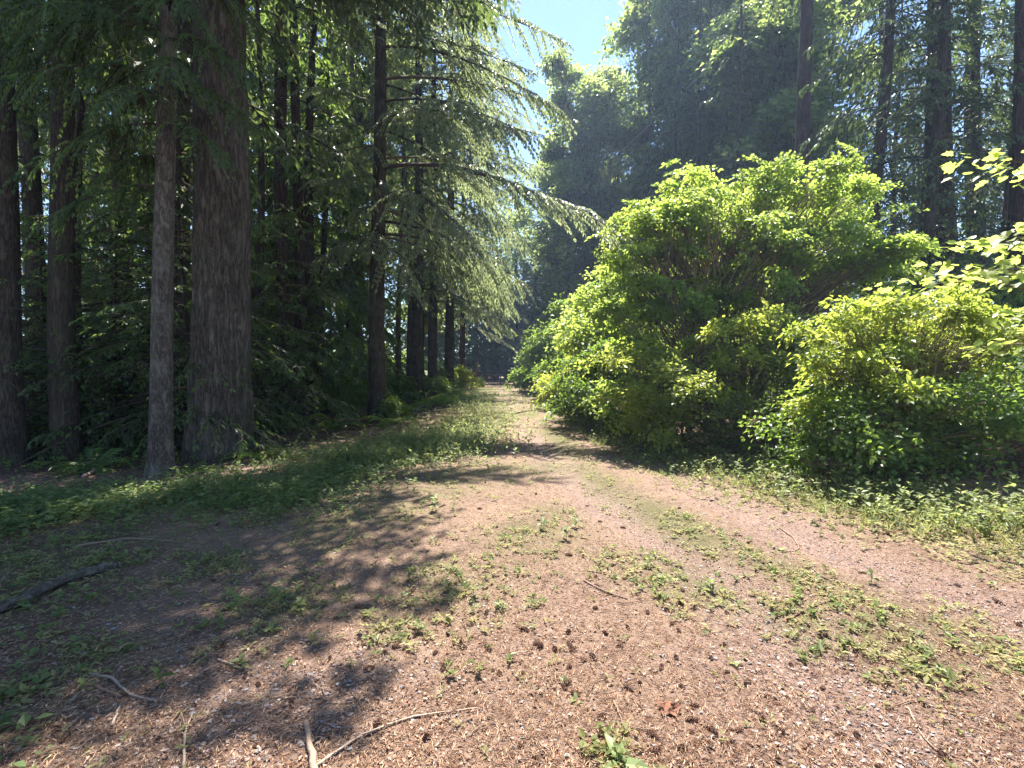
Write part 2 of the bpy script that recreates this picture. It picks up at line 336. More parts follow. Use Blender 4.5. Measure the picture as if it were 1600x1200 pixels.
def scatter(n, ymin, ymax, power=1.0, xr=1.15):         # points on the ground, denser towards the camera
    t = R.random(n); y = ymin*(ymax/ymin)**t if power == 1 else (ymin**(1-power)+t*(ymax**(1-power)-ymin**(1-power)))**(1/(1-power))
    x = (R.random(n)*2-1)*(y*xr+.4); return x, y
def unit_az(a, tilt): return np.stack([np.cos(a)*np.cos(tilt), np.sin(a)*np.cos(tilt), np.sin(tilt)], -1)

# ------------------------------------------------------------------ trees
def trunk_mesh(H, r, lean=(0, 0), k=14, n=40, flare=.22, bend=.1, furrow=0, top=.12, fl=.5):
    b = MB(); z = np.concatenate([np.linspace(-.15, 2.2, n//2), np.linspace(2.6, H, n//2)]); t = np.clip(z/H, 0, 1)
    ph = R.random(4)*6.3
    cx = lean[0]*z+bend*np.sin(z*.35+ph[0])*sstep(0, 4, z); cyy = lean[1]*z+bend*np.sin(z*.3+ph[1])*sstep(0, 4, z)
    th = np.arange(k)*2*math.pi/k
    rad = r*(1-t*(1-top))[:, None]*(1+flare*np.exp(-np.maximum(z, 0)/fl)[:, None]*(1+.35*np.sin(3*th+ph[2])+.25*np.sin(5*th+ph[3])))
    if furrow:
        zz = z[:, None]; f1 = fbm(th[None]*16/1.0+3*fbm(zz*1.5+0*th, th*3+0*zz, 2), zz*1.3+0*th, 3)-.5
        rad = rad+furrow*f1*2
    else: rad = rad*(1+.06*(fbm(th[None]*3+0*z[:, None], z[:, None]*.8+0*th, 2)-.5))
    v = np.stack([cx[:, None]+rad*np.cos(th), cyy[:, None]+rad*np.sin(th), np.repeat(z[:, None], k, 1)], -1)
    m = len(z); i = np.arange(m-1)[:, None]*k+np.arange(k); j = np.arange(m-1)[:, None]*k+(np.arange(k)+1) % k
    b.add(v.reshape(-1, 3), np.stack([i, j, j+k, i+k], -1).reshape(-1, 4))
    return b, (lambda q: np.array([np.interp(q, z, cx), np.interp(q, z, cyy), q])), (lambda q: float(np.interp(q, z, r*(1-t*(1-top)))))

def conifer_limb(wood, crown, o, az, L, rise, droop, sp=.1, bl=.11, bw=.032, tw=.13, hang=.35, twl=.4, r0=.03, bare=.2, round_=.6):
    """one bough: a curved axis, side twigs, needle sprays along them"""
    n = 9; t = np.linspace(0, 1, n); d = np.array([math.cos(az), math.sin(az)]); side = R.normal()*.12
    def P(t):
        t = np.asarray(t); q = np.stack([o[0]+d[0]*L*t-d[1]*side*L*t*t, o[1]+d[1]*L*t+d[0]*side*L*t*t, o[2]+L*(rise*t-droop*t*t+.25*droop*t**3)], -1); return q
    wood.tube(P(t), r0*(1-.85*t), 4, cap=False)
    nt = max(4, int(L*(1-bare)/tw)); tt = np.sort(bare+(1-bare)*R.random(nt)); sd = np.where(np.arange(nt) % 2, 1, -1)
    T = P(np.minimum(tt+.01, 1.01))-P(tt-.01); T /= np.linalg.norm(T, axis=1)[:, None]
    B0 = P(tt); ang = sd*RAD(62)*(1-.45*tt)+R.normal(size=nt)*.15
    dx = T[:, 0]*np.cos(ang)-T[:, 1]*np.sin(ang); dy = T[:, 0]*np.sin(ang)+T[:, 1]*np.cos(ang)
    lt = (twl*L*(1-tt)**.7*(.5+.5*np.minimum(1, (tt-bare)/.15+.3))+.12+.1*L*.2)*(.6+.7*R.random(nt)); lt = np.minimum(lt, 1.5)
    D = np.stack([dx, dy, T[:, 2]*.5-.05+R.normal(size=nt)*.1], -1)
    # the axis itself carries sprays as one more twig near its tip
    s = np.linspace(0, 1, 5)
    tp = B0[:, None]+D[:, None]*(lt[:, None]*s)[..., None]; tp[..., 2] -= hang*(lt[:, None]*s**2)
    wood.tubes(tp[:, [0, 2, 4]], .006+.006*lt, np.full(nt, .002), 3)
    m = np.maximum(3, (lt/sp).astype(int)); idx = np.repeat(np.arange(nt), 2*m+1)
    pos = np.concatenate([np.concatenate([np.repeat((np.arange(k)+.7)/k, 2), [1.]]) for k in m]); sgn = np.concatenate([np.concatenate([np.tile([1, -1], k), [0]]) for k in m])
    b = B0[idx]+D[idx]*(lt[idx]*pos)[:, None]; b[:, 2] -= hang*lt[idx]*pos**2
    tx = D[idx].copy(); tx[:, 2] -= 2*hang*pos; tx /= np.linalg.norm(tx, axis=1)[:, None]
    a2 = sgn*RAD(48)+R.normal(size=len(b))*.22
    ddx = tx[:, 0]*np.cos(a2)-tx[:, 1]*np.sin(a2); ddy = tx[:, 0]*np.sin(a2)+tx[:, 1]*np.cos(a2)
    dd = np.stack([ddx, ddy, tx[:, 2]-.12+R.normal(size=len(b))*.25*round_], -1)
    N = np.stack([R.normal(size=len(b))*round_*.7, R.normal(size=len(b))*round_*.7, np.ones(len(b))], -1)
    ln = bl*(.7+.6*R.random(len(b)))*(1.15-.45*pos)
    crown.leaves(b, dd, N, ln, bw*(.8+.4*R.random(len(b))), .1, .5, np.clip(R.random(nt)[idx]*.6+R.random(len(b))*.4, 0, 1))
    # tip
def whorls(wood, crown, axis, rad, z0, z1, H, Lf, per_m, dens=None, **kw):
    n = int((z1-z0)*per_m); zs = np.sort(z0+(z1-z0)*R.random(n)); a = R.random()*6.28
    for z in zs:
        a += 2.4+R.normal()*.3; L = Lf(z, a)*(.75+.5*R.random())
        if L < .25: continue
        q = (z-z0)/(H-z0+1e-6); o = axis(z)
        k = dict(kw); up = k.pop('up', .25); dr = k.pop('dr', .5); vy = k.pop('vary', 0)
        if vy: L *= .55+.75*R.random(); up += R.normal()*.12; dr *= .6+.8*R.random(); k['hang'] = k['hang']*(.5+R.random()); k['tw'] = k['tw']*(.75+.8*R.random())
        conifer_limb(wood, crown, o, a, L, up*(-.2+1.4*q)+R.normal()*.08, dr*(1.15-.7*q), r0=.010+.008*L, **k)
def dead_limbs(wood, axis, rad, z0, z1, n):
    for z in np.linspace(z0, z1, n)+R.normal(size=n)*.2:
        a = R.random()*6.28; L = .4+1.5*R.random()**2; o = axis(z); t = np.linspace(0, 1, 5)
        P = np.stack([o[0]+np.cos(a+.3*t)*(rad(z)*.8+L*t), o[1]+np.sin(a+.3*t)*(rad(z)*.8+L*t), z+L*(.1*t-.45*t*t)+R.normal(size=5)*.02], -1)
        wood.tube(P, .011*(1-.8*t), 3, cap=False)
        k = R.integers(1, 5)
        for _ in range(k):
            i = R.integers(1, 4); e = P[i]+R.normal(size=3)*np.array([.25, .25, .15])*L; wood.tube(np.array([P[i], (P[i]+e)/2+R.normal(size=3)*.02, e]), [.005, .004, .002], 3, cap=False)

def finish(root, tb, wood, crown, bark, leaf):
    tb.build('trunk', bark, root, True); w = wood.build('limbs', M['twig'], root)
    if crown.n: crown.build('crown', leaf, root)
    return root

# prototypes -------------------------------------------------------
PROTO = {}
def proto_fir(key, H, r, cb, rmax, per_m, leaf, bark, lean=(0, 0), dead=14, sp=.16, bl=.24, bw=.075, tw=.2, hang=.3, up=.25, dr=.5, twl=.4, first=None):
    reseed(key); root = thing('conifer_tree', 'x', 'tree'); tb, ax, rd = trunk_mesh(H, r, lean); wd, cr = MB(), MB()
    if dead: dead_limbs(wd, ax, rd, 1.6, cb+2.5, dead)
    Lf = lambda z, a: rmax*(min(1, (z-cb+.6)/(.12*H))**.6)*(max(0, (H-z)/(H-cb))**.75)+.25
    whorls(wd, cr, ax, rd, cb, H*.985, H, Lf, per_m, sp=sp, bl=bl, bw=bw, tw=tw, hang=hang, up=up, dr=dr, twl=twl)
    finish(root, tb, wd, cr, bark, leaf); PROTO[key] = root; return root
USED = {}
def put(key, px, py_or_Y, label, rz=0, sc=1, group=None, by='ground', tilt=(0, 0), name=None):
    p = G(px, py_or_Y) if by == 'ground' else Vector((at(px, 600, py_or_Y).x, py_or_Y, 0)); p.z = float(hgt(p.x, p.y))-.03
    if key not in USED:
        o = PROTO[key]; USED[key] = 1; o.location = p; o.rotation_euler = (tilt[0], tilt[1], rz); o.scale = (sc, sc, sc) if np.isscalar(sc) else sc; o['label'] = label
        if group: o['group'] = group
    else: o = dup(PROTO[key], p, rz, sc, label, group, tilt)
    if name: o.name = name
    return o

def place(key, loc, rz, sc, label, group=None, tilt=(0, 0)):
    if key in USED: return dup(PROTO[key], loc, rz, sc, label, group, tilt)
    o = PROTO[key]; USED[key] = 1; o.location = loc; o.rotation_euler = (tilt[0], tilt[1], rz); o.scale = sc; o['label'] = label
    if group: o['group'] = group
    return o

# the big old fir on the left
def big_fir():
    p = G(345, 712); root = thing('fir_tree', 'huge old fir with a thick grey furrowed trunk at the left verge', 'tree', p)
    tb, ax, rd = trunk_mesh(36, .50, (.014, .0), 120, 300, .22, .03, .032, .1, .7)
    wd, cr = MB(), MB(); dead_limbs(wd, ax, rd, 9, 12, 6)
    Lf = lambda z, a: 4.6*(max(0, (36-z)/25)**.6)*min(1, (z-10)/3)
    whorls(wd, cr, ax, rd, 10.5, 35, 36, Lf, 3.4, sp=.17, bl=.26, bw=.08, tw=.22, up=.2, dr=.45)
    for i in range(58):  # extra boughs above the view, added to shade the lower-left ground
        z = 9.2+6*R.random(); conifer_limb(wd, cr, ax(z), -1.3+2.2*R.random() if i < 36 else -.4+.9*R.random(), 3.2+2.4*R.random(), .12, .4, .15, .26, .085, .17, .35, .38, .05)
    for i in range(16):  # shorter unseen boughs added to make that shade more solid
        z = 8.8+3.5*R.random(); conifer_limb(wd, cr, ax(z), -.75+.8*R.random(), 2.8+1.6*R.random(), .12, .4, .14, .26, .09, .15, .35, .4, .05)
    finish(root, tb, wd, cr, M['bigbark'], M['needle'])
    # old scar at the foot: a lip of callus round pale bare wood
    b = MB(); th = np.linspace(-.36, .36, 9)-math.pi/2+.12; zz = np.linspace(.22, .78, 10)
    def rr(t, z, o): return .50*(1+.22*math.exp(-z/.7)*1.0)+o+.02*R.normal()
    v = []; 
    for z in zz:
        wv = math.sqrt(max(.05, 1-((z-.5)/.31)**2))
        for t in th: tt = -math.pi/2+.12+(t+math.pi/2-.12)*wv*.55; q = rr(tt, z, .015); v.append((q*math.cos(tt), q*math.sin(tt), z))
    i = np.arange(9)[:, None]*9+np.arange(8); b.add(v, np.stack([i, i+1, i+10, i+9], -1).reshape(-1, 4)); b.build('bark_scar', M['greybark'], root, True)
big_fir()

# slender tree in front of it, with low drooping boughs
def drooping_tree():
    p = G(251, 742); root = thing('hemlock_tree', 'slim mottled conifer with drooping low boughs, just left of the huge fir', 'tree', p)
    tb, ax, rd = trunk_mesh(20, .155, (.036, 0), 18, 60, .35, .03, 0, .15, .3); wd, cr = MB(), MB()
    for z, az, L in [(5.2, -.5, 1.3), (5.8, -.1, 1.5), (5.5, -1.5, 1.6), (6.2, 2.6, 2.3), (6.6, 3.5, 2.6), (5.9, -2.5, 2.2), (6.8, -.9, 1.8), (7.2, -2.1, 2.4), (7.4, .3, 1.7), (4.8, 2.9, 1.6), (6.9, 3.0, 2.9), (7.8, -.3, 2.0), (4.3, 3.6, 1.5), (7.6, -2.9, 2.8), (8.2, 3.3, 2.8),
                     (6.0, -.8, 1.5), (6.4, -.35, 1.7), (6.5, -1.9, 2.0), (7.0, -2.7, 2.5), (5.2, -2.9, 1.9), (7.5, -1.3, 2.0)]:
        conifer_limb(wd, cr, ax(z), az, L, .1, .8, .04, .095, .032, .06, .85, .34, .018, .1, .8)
    Lf = lambda z, a: 2.6*max(0, (20-z)/12)**.7
    whorls(wd, cr, ax, rd, 8.6, 19.5, 20, Lf, 3.5, sp=.12, bl=.18, bw=.055, tw=.16, up=.2, dr=.6)
    dead_limbs(wd, ax, rd, 1.2, 5, 6); finish(root, tb, wd, cr, M['greybark'], M['hem'])
drooping_tree()

# the edge spruce leaning over the drive, boughs longer on the sunny side
def edge_spruce(px, py, H, r, lean, Lright, cb, label, sp, bl, bw, tw, per_m, leaf, bark, long_=()):
    p = G(px, py); root = thing('spruce_tree', label, 'tree', p)
    tb, ax, rd = trunk_mesh(H, r, lean, 18, 60, .35, .05, 0, .12, .45); wd, cr = MB(), MB(); dead_limbs(wd, ax, rd, 1.4, cb+1, 10)
    def Lf(z, a):
        s = max(0, math.cos(a+.32)); q = (z-cb)/(H-cb)
        return (2.2+(Lright-2.2)*s**1.2)*min(1, .55+(z-cb)/4)*max(.05, 1-q)**.5
    whorls(wd, cr, ax, rd, cb, H*.98, H, Lf, per_m, sp=sp, bl=bl, bw=bw, tw=tw, up=.24, dr=.5, hang=.6, twl=.36, bare=.28, vary=1)
    for z, az, L in long_: conifer_limb(wd, cr, ax(z), az, L, .12, .3, sp, bl, bw, tw, .5, .3, .06, .3)
    finish(root, tb, wd, cr, bark, leaf); return root
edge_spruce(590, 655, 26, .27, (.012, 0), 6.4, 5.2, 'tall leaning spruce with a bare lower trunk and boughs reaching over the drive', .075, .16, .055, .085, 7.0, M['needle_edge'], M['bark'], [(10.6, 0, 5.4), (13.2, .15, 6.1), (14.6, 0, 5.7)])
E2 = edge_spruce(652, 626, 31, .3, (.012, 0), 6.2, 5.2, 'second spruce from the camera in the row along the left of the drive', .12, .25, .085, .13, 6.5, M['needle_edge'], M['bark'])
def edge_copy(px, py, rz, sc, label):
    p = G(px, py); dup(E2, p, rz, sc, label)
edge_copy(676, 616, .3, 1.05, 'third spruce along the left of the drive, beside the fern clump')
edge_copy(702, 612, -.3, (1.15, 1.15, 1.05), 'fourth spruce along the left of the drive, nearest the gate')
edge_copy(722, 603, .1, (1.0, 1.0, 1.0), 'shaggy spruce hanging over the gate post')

proto_fir('firA', 30, .27, 8, 3.0, 4.2, M['needle'], M['bark'], bl=.25, bw=.075)
proto_fir('firB', 26, .22, 5, 2.8, 4.6, M['needle'], M['bark'], (.015, .01), 18, bl=.25, bw=.075, hang=.5, dr=.65)
proto_fir('firLow', 24, .24, 1.0, 3.6, 6.0, M['hem'], M['bark'], dead=0, sp=.17, bl=.34, bw=.12, tw=.19, hang=.45, dr=.6)
proto_fir('sapling', 5.2, .05, .35, 1.5, 10, M['hem'], M['bark'], dead=0, sp=.075, bl=.11, bw=.034, tw=.11, hang=.4, dr=.45, up=.15, twl=.36)
proto_fir('snag', 17, .12, 9, 1.2, 2.4, M['needle'], M['bark'], (.02, 0), 34)

proto_fir('firTall', 38, .36, 17, 3.4, 3.6, M['needle'], M['redbark'], (-.01, .004), 26)
# individually seen trunks on the left: proto, px, base py, scale, label
for k, px, py, rz, sc, lab in [
    ('firA', 14, 724, .3, (.85, .85, .8), 'thick dark trunk at the left edge of the picture'),
    ('firA', 105, 716, 1.2, (.75, .75, .9), 'dark conifer second from the left edge, left of the slim mottled one'),
    ('firB', 60, 690, 2.0, (.9, .9, 1), 'dark conifer set back between the two leftmost trunks'),
    ('firA', 197, 672, 2.4, (1.05, 1.05, 1), 'shaded conifer behind and left of the slim mottled trunk'),
    ('firB', 287, 690, .7, (1.2, 1.2, 1), 'dark trunk standing in the gap between the slim mottled tree and the huge fir'),
    ('firTall', 443, 652, 4.0, (.7, .7, .95), 'blackish trunk of a close pair right of the huge fir'),
    ('firTall', 468, 650, 5.1, (.55, .55, .9), 'brown trunk of a close pair right of the huge fir'),
    ('snag', 503, 641, 1.0, (1.3, 1.3, 1.1), 'thin brown pole-like conifer between the close pair and the leaning spruce'),
    ('snag', 408, 655, 2.0, (1.2, 1.2, 1.2), 'thin trunk just right of the huge fir with light behind it'),
    ('snag', 545, 632, 3.3, (1, 1, 1), 'dark conifer close behind the leaning spruce on its left'),
    ('snag', 622, 628, .2, (.9, .9, .95), 'dark conifer close behind the leaning spruce on its right'),
    ('snag', 640, 620, 2.2, (1.5, 1.5, 1.1), 'thin trunk among the row left of the drive')]:
    put(k, px, py, lab, rz, sc)
# right side trunks: by depth
for k, px, Y, rz, sc, lab, tl in [
    ('firTall', 1240, 21, .5, (1.05, 1.05, 1.05), 'tall bare red-brown trunk rising behind the big vine maple', (0, RAD(2.2))),
    ('firTall', 1500, 17, 2.1, (.95, .95, 1.0), 'stout dark trunk at upper right with blue sky on both sides', (0, RAD(4))),
    ('firTall', 1572, 15, 4.2, (.85, .85, 1.0), 'dark trunk near the right edge, right of the stout one', (0, RAD(3))),
    ('firA', 1440, 18, 1.1, (1.0, 1.0, 1), 'dark conifer left of the stout trunk at upper right', (0, 0)),
    ('firA', 893, 46, 3.0, (1.3, 1.3, .8), 'slim tree with a straight reddish trunk right of the sky gap', (0, RAD(2))),
    ('firB', 1155, 27, 3.0, (1.0, 1.0, 1.0), 'thin dark trunk left of the tall red-brown one', (0, 0)),
    ('firB', 1085, 33, .4, (1.3, 1.3, 1.1), 'dark conifer behind the left shoulder of the big vine maple', (0, 0)),
    ('firLow', 1052, 36, 1.0, (.9, .9, 1.35), 'tall narrow dark conifer left of the big vine maple top, nearest the leafy trees', (0, 0)),
    ('firA', 1105, 34, 2.2, (1.1, 1.1, 1.1), 'tall dark conifer above the left half of the big vine maple', (0, 0)),
    ('firLow', 1130, 40, 4.0, (.9, .9, 1.4), 'narrow dark conifer set back above the middle of the big vine maple', (0, 0)),
    ('firA', 1010, 41, 5.2, (1.1, 1.1, 1.05), 'slim dark conifer between the leafy trees right of the sky gap', (0, 0)),
    ('firB', 1355, 17, 5.0, (1.1, 1.1, 1.05), 'dark feathery conifer between the red-brown trunk and the stout trunk', (0, 0))]:
    put(k, px, Y, lab, rz, sc, None, 'depth', tl)

# woods filling both sides, one object per tree
def far_enough(p, L, d): return all((p[0]-q[0])**2+(p[1]-q[1])**2 > d*d for q in L)
def where_left(x, y, what='dark conifer'):
    px = 800+x/y*F
    return '%s in the %s woods, %s' % (what, 'near' if y < 18 else 'middle' if y < 34 else 'farthest', 'left of the slim mottled tree' if px < 225 else 'behind the huge fir' if px < 400 else 'between huge fir and leaning spruce' if px < 575 else 'behind the roadside spruces')
def where_right(x, y, what='dark conifer'):
    px = 800+x/y*F
    return '%s %s at right, %s' % (what, 'fairly near' if y < 26 else 'far back', 'left of the red-brown trunk' if px < 1215 else 'between red-brown trunk and stout trunk' if px < 1450 else 'around the stout trunks' if px < 1590 else 'beyond the stout trunks')
reseed('left woods'); LW = []; tries = 0
while len(LW) < 46 and tries < 4000:
    tries += 1; y = 9+36*R.random()**1.1; px = -150+860*R.random(); x = (px-800)/F*y
    if x > -5.8-.02*y or (y < 14 and px > 250): continue
    if y > 42 and x > -7: continue
    if far_enough((x, y), LW, 2.1): LW.append((x, y))
for i, (x, y) in enumerate(sorted(LW, key=lambda p: p[1])):
    k = ['firA', 'firB', 'firLow', 'snag', 'firB', 'snag', 'firLow'][int(R.integers(0, 7))]
    if y > 30 and R.random() < .2: k = 'firLow'
    s = .7+.35*R.random()
    place(k, (x, y, float(hgt(x, y))-.03), R.random()*6.28, (s, s, s*(.85+.25*R.random())), where_left(x, y), 'conifers deep in the left woods', (R.normal()*.02, R.normal()*.02))
reseed('right woods'); RW = []; tries = 0
while len(RW) < 40 and tries < 4000:
    tries += 1; y = 15+50*R.random(); px = 980+760*R.random(); x = (px-800)/F*y
    if x < 11.5 or (y > 44 and x < 24): continue
    if 1170 < px < 1300 and y < 30: continue
    if far_enough((x, y), RW, 2.4): RW.append((x, y))
for x, y in RW:
    k = ['firA', 'firB', 'firLow' if x/y < .7 else 'snag', 'snag', 'firA', 'firB'][int(R.integers(0, 6))]; s = .85+.35*R.random()
    place(k, (x, y, float(hgt(x, y))-.03), R.random()*6.28, (s, s, s*(.85+.25*R.random())), where_right(x, y), 'conifers deep in the right woods', (R.normal()*.02, R.normal()*.02))
reseed('far woods'); CW = []
for x, y in [(-2.2, 62), (.5, 66), (3.2, 60), (6.2, 64), (9, 58), (-5, 58), (12, 66), (-8, 66), (5.4, 55), (8.6, 57), (1.8, 74), (5, 78), (-1, 80), (-4, 72), (8.5, 74), (-12, 74), (15, 72), (3.4, 70), (6.8, 70), (-23, 70), (20, 72), (26, 70), (33, 74), (42, 72), (-14, 66), (-33, 68), (-11, 69), (4.5, 56), (50, 66), (57, 60), (-54, 62)]:
    s = .9+.3*R.random(); inview = (.05 < x/y < .14)
    y += 9 if y < 64.5 and abs(x) < 7 else 14 if 9 <= x < 18 else 0
    hs = (1.25 if x < 3 else 1.0)*(.92+.16*R.random())
    place('firLow', (x, y, -.03), R.random()*6.28, (s*1.25, s*1.25, hs), 'dark conifer %s, %s' % ('far beyond the gate' if y > 70 else 'beyond the gate', 'behind the left woods' if x < -9 else 'left of the drive line' if x < -2 else 'straight ahead in the gap' if x < 6 else 'right of the sky gap' if x < 17 else 'behind the right woods'), 'conifers beyond the gate')

# saplings in the left shade and right woods
reseed('saplings')
for i in range(70):
    y = 8.2+20*R.random(); px = -100+700*R.random()**1.1; x = (px-800)/F*y
    if x > -6.2 or (270 < px < 420 and y < 9.5): continue
    s = .45+.9*R.random()
    put('sapling', px, y, where_left(x, y, 'young flat-sprayed hemlock'), R.random()*6.28, (s*1.15, s*1.15, s), 'hemlock saplings under the left trees', 'depth')
for i in range(26):
    y = 13+14*R.random(); px = 1000+700*R.random(); x = (px-800)/F*y
    if x < 8.5: continue
    s = .6+.6*R.random()
    place('sapling', (x, y, float(hgt(x, y))), R.random()*6.28, (s*1.2, s*1.2, s), where_right(x, y, 'young flat-sprayed hemlock'), 'hemlock saplings behind the right bushes')

# broadleaf growth -------------------------------------------------
def leafy(root, blobs, base_pts, nclu, per, leaf_len, leaf_w, leaf, stem, spray_r=.3, flatness=.55, shell=.6, stem_r=.012, leafname='crown', up=.5, oval=False, zmin=.05, droop=.15, lump=14, spread=.2):
    """stems from the ground to sprays of leaves that fill the given lumps (centre, radii)"""
    w = np.array([b[1][0]*b[1][1]+b[1][1]*b[1][2]+b[1][0]*b[1][2] for b in blobs]); w /= w.sum()
    nl = max(6, nclu//lump); ci = np.repeat(np.arange(len(blobs)), np.maximum(2, np.round(w*nl).astype(int))); nl = len(ci)
    kk = np.concatenate([(np.arange((ci == i).sum())+.5)/(ci == i).sum() for i in range(len(blobs))]); zz = 1-1.75*kk+R.normal(size=nl)*.08; zz = zz.clip(-1, 1); aa = np.arange(nl)*2.39996+R.normal(size=nl)*.25
    u = np.stack([np.sqrt(1-zz*zz)*np.cos(aa), np.sqrt(1-zz*zz)*np.sin(aa), zz], -1)
    rad = np.where(R.random(nl) < shell+.15, .5+.78*R.random(nl), .3+.5*R.random(nl))
    C = np.array([b[0] for b in blobs])[ci]; Q = np.array([b[1] for b in blobs])[ci]; c = C+Q*u*rad[:, None]
    li = R.integers(0, nl, nclu); sz_ = (.45+1.0*R.random(nl))[li]; sc_ = spread*np.mean(Q)
    off = R.normal(size=(nclu, 3))*np.array([1, 1, .38])*(sc_*sz_)[:, None]; off[:, 2] -= .18*(off[:, 0]**2+off[:, 1]**2)/sc_
    c = c[li]+off; u = u[li]
    sh = R.random(nclu) < .06; c[sh] += u[sh]*(.25*sc_+.25*R.random((sh.sum(), 1))*np.mean(Q)*.8)+np.array([0, 0, .12])
    keep = c[:, 2] > zmin; c = c[keep]; u = u[keep]; n = len(c)
    bp = np.array(base_pts, float); j = R.integers(0, len(bp), n); s = bp[j]
    # stems: start on a main stem, arch out to the spray
    t = np.linspace(0, 1, 6)[None, :, None]; midp = s*.45+c*.55; midp[:, 2] = s[:, 2]*.3+c[:, 2]*.7+.15*np.linalg.norm(c-s, axis=1)*.3; midp[:, :2] = s[:, :2]*.62+c[:, :2]*.38
    P = (1-t)**2*s[:, None]+2*t*(1-t)*midp[:, None]+t*t*c[:, None]+R.normal(size=(n, 6, 3))*.025*np.array([1, 1, .6])
    ns = min(n-1, max(10, n//14)); st = MB(); wv = np.cumsum(R.normal(size=(ns, 6, 3))*.06, axis=1)*np.sin(np.linspace(0, math.pi, 6))[None, :, None]; P[:ns] += wv*np.linalg.norm(c-s, axis=1)[:ns, None, None]*.5; st.tubes(P[:ns], np.full(ns, stem_r)*(.5+R.random(ns)), np.full(ns, .003), 4); st.tubes(P[ns:, 3:], np.full(n-ns, stem_r*.35), np.full(n-ns, .002), 3)
    st.build('stems', stem, root)
    m = (per*(.6+.8*R.random(n))).astype(int); idx = np.repeat(np.arange(n), m); k = len(idx)
    nrm = np.stack([u[:, 0]*.45, u[:, 1]*.45, up+.5*np.abs(u[:, 2])], -1)+R.normal(size=(n, 3))*.22; nrm /= np.linalg.norm(nrm, axis=1)[:, None]
    off = R.normal(size=(k, 3))*spray_r*.6; nn = nrm[idx]; off -= nn*(np.sum(off*nn, 1)*flatness*1.5)[:, None]; off[:, 2] -= droop*np.sum(off**2, 1)/spray_r
    b = c[idx]+off; ok = b[:, 2] > zmin*.5
    d = off+R.normal(size=(k, 3))*spray_r*.35; N = nn+R.normal(size=(k, 3))*.38
    sz = .6+.7*R.random(k); rn = np.clip(R.random(n)[idx]*.5+R.random(k)*.5, 0, 1); b, d, N, sz, rn = b[ok], d[ok], N[ok], sz[ok], rn[ok]
    cr = MB(); (cr.ovals if oval else cr.leaves)(b, d, N, leaf_len*sz, leaf_w*sz, rnd=rn); cr.build(leafname, leaf, root)
    return root

def shrub(name, label, cat, loc, blobs, bases, *a, **k):
    root = thing(name, label, cat, loc); rel = [((np.array(c)-np.array(loc)), r) for c, r in blobs]
    return leafy(root, rel, [np.array(b)-np.array(loc) for b in bases], *a, **k)

# big vine maple at the right: tiers of foliage at the ends of arching limbs
def tiers(seed, pts, Y, rad, back=1.0, jit=.5, again=.6):
    reseed(seed); out = []
    for px, py in pts:
        y = Y+R.normal()*jit; k = .7+.6*R.random(); out.append((tuple(at(px+R.normal()*5, py, y)), (rad[0]*k, rad[1]*k, rad[2]*(.7+.6*R.random()))))
        if R.random() < again:
            q = at(px+R.normal()*14, py+12+R.normal()*14, y+back*(.6+.7*R.random())); out.append((tuple(q), (rad[0]*k*1.1, rad[1]*k*1.1, rad[2])))
    return out
vm = Vector((4.75, 11.2, .15))
shrub('vine_maple', 'big vine maple with glowing yellow-green top, tallest of the bushes right of the drive', 'shrub', vm,
      tiers('vine maple tiers', [(985, 345), (1055, 282), (1075, 330), (1135, 300), (1180, 285), (1240, 268), (1290, 276), (1315, 284), (1340, 318), (1380, 372), (972, 400), (1005, 440), (1060, 395), (1120, 350), (1195, 335), (1270, 325), (1325, 365), (1150, 415), (1225, 395), (1290, 415), (1345, 425),
             (1095, 455), (1040, 480), (965, 482), (985, 545), (1035, 560), (1160, 365), (1020, 385), (1250, 365), (1100, 310), (1215, 300), (1180, 455), (1030, 340), (1000, 600), (960, 615), (1380, 410), (1110, 500)], 11.0, (.62, .7, .24), 1.2, .4, .75),
      [(4.5, 11.2, .1), (4.8, 11.3, .1), (5.1, 11.0, .1), (4.2, 11.5, .1), (5.4, 11.4, .1), (3.6, 11.4, .1)], 1650, 46, .082, .072, M['maple'], M['stem'], .2, .6, .7, .024, lump=9, spread=.3)
# mound of salmonberry, bright top
sb = Vector((5.6, 7.1, .2))
shrub('salmonberry_bush', 'spreading mound of bright lime-green leaves on brown stems at the right', 'shrub', sb,
      tiers('salmonberry tiers', [(1335, 480), (1390, 472), (1450, 474), (1505, 490), (1548, 520), (1292, 505), (1345, 522), (1420, 512), (1480, 532), (1305, 560), (1380, 552), (1450, 562), (1530, 565), (1345, 592), (1275, 640), (1325, 625), (1575, 600), (1400, 600), (1500, 610), (1560, 650)], 7.0, (.36, .42, .15), .7, .35, .8),
      [(5.3, 7.1, .1), (5.8, 7.2, .1), (5.5, 6.8, .1), (6.2, 7.3, .1), (5.0, 7.0, .1)], 760, 32, .08, .045, M['salmon'], M['stem'], .15, .6, .7, .014, zmin=.4, lump=9, spread=.3)
shrub('bramble_bush', 'dark tangle of leaves and canes below the lime-green mound at right', 'shrub', (5.6, 6.3, .15),
      [((5.2, 6.5, .75), (1.2, .7, .75)), ((6.3, 6.3, .8), (1.0, .7, .8)), ((4.5, 6.9, .6), (.7, .6, .6))],
      [(5.0, 6.4, .05), (5.6, 6.3, .05), (6.2, 6.4, .05), (4.6, 6.7, .05)], 420, 20, .075, .055, M['bush'], M['stem'], .22, .4, .6, .01)
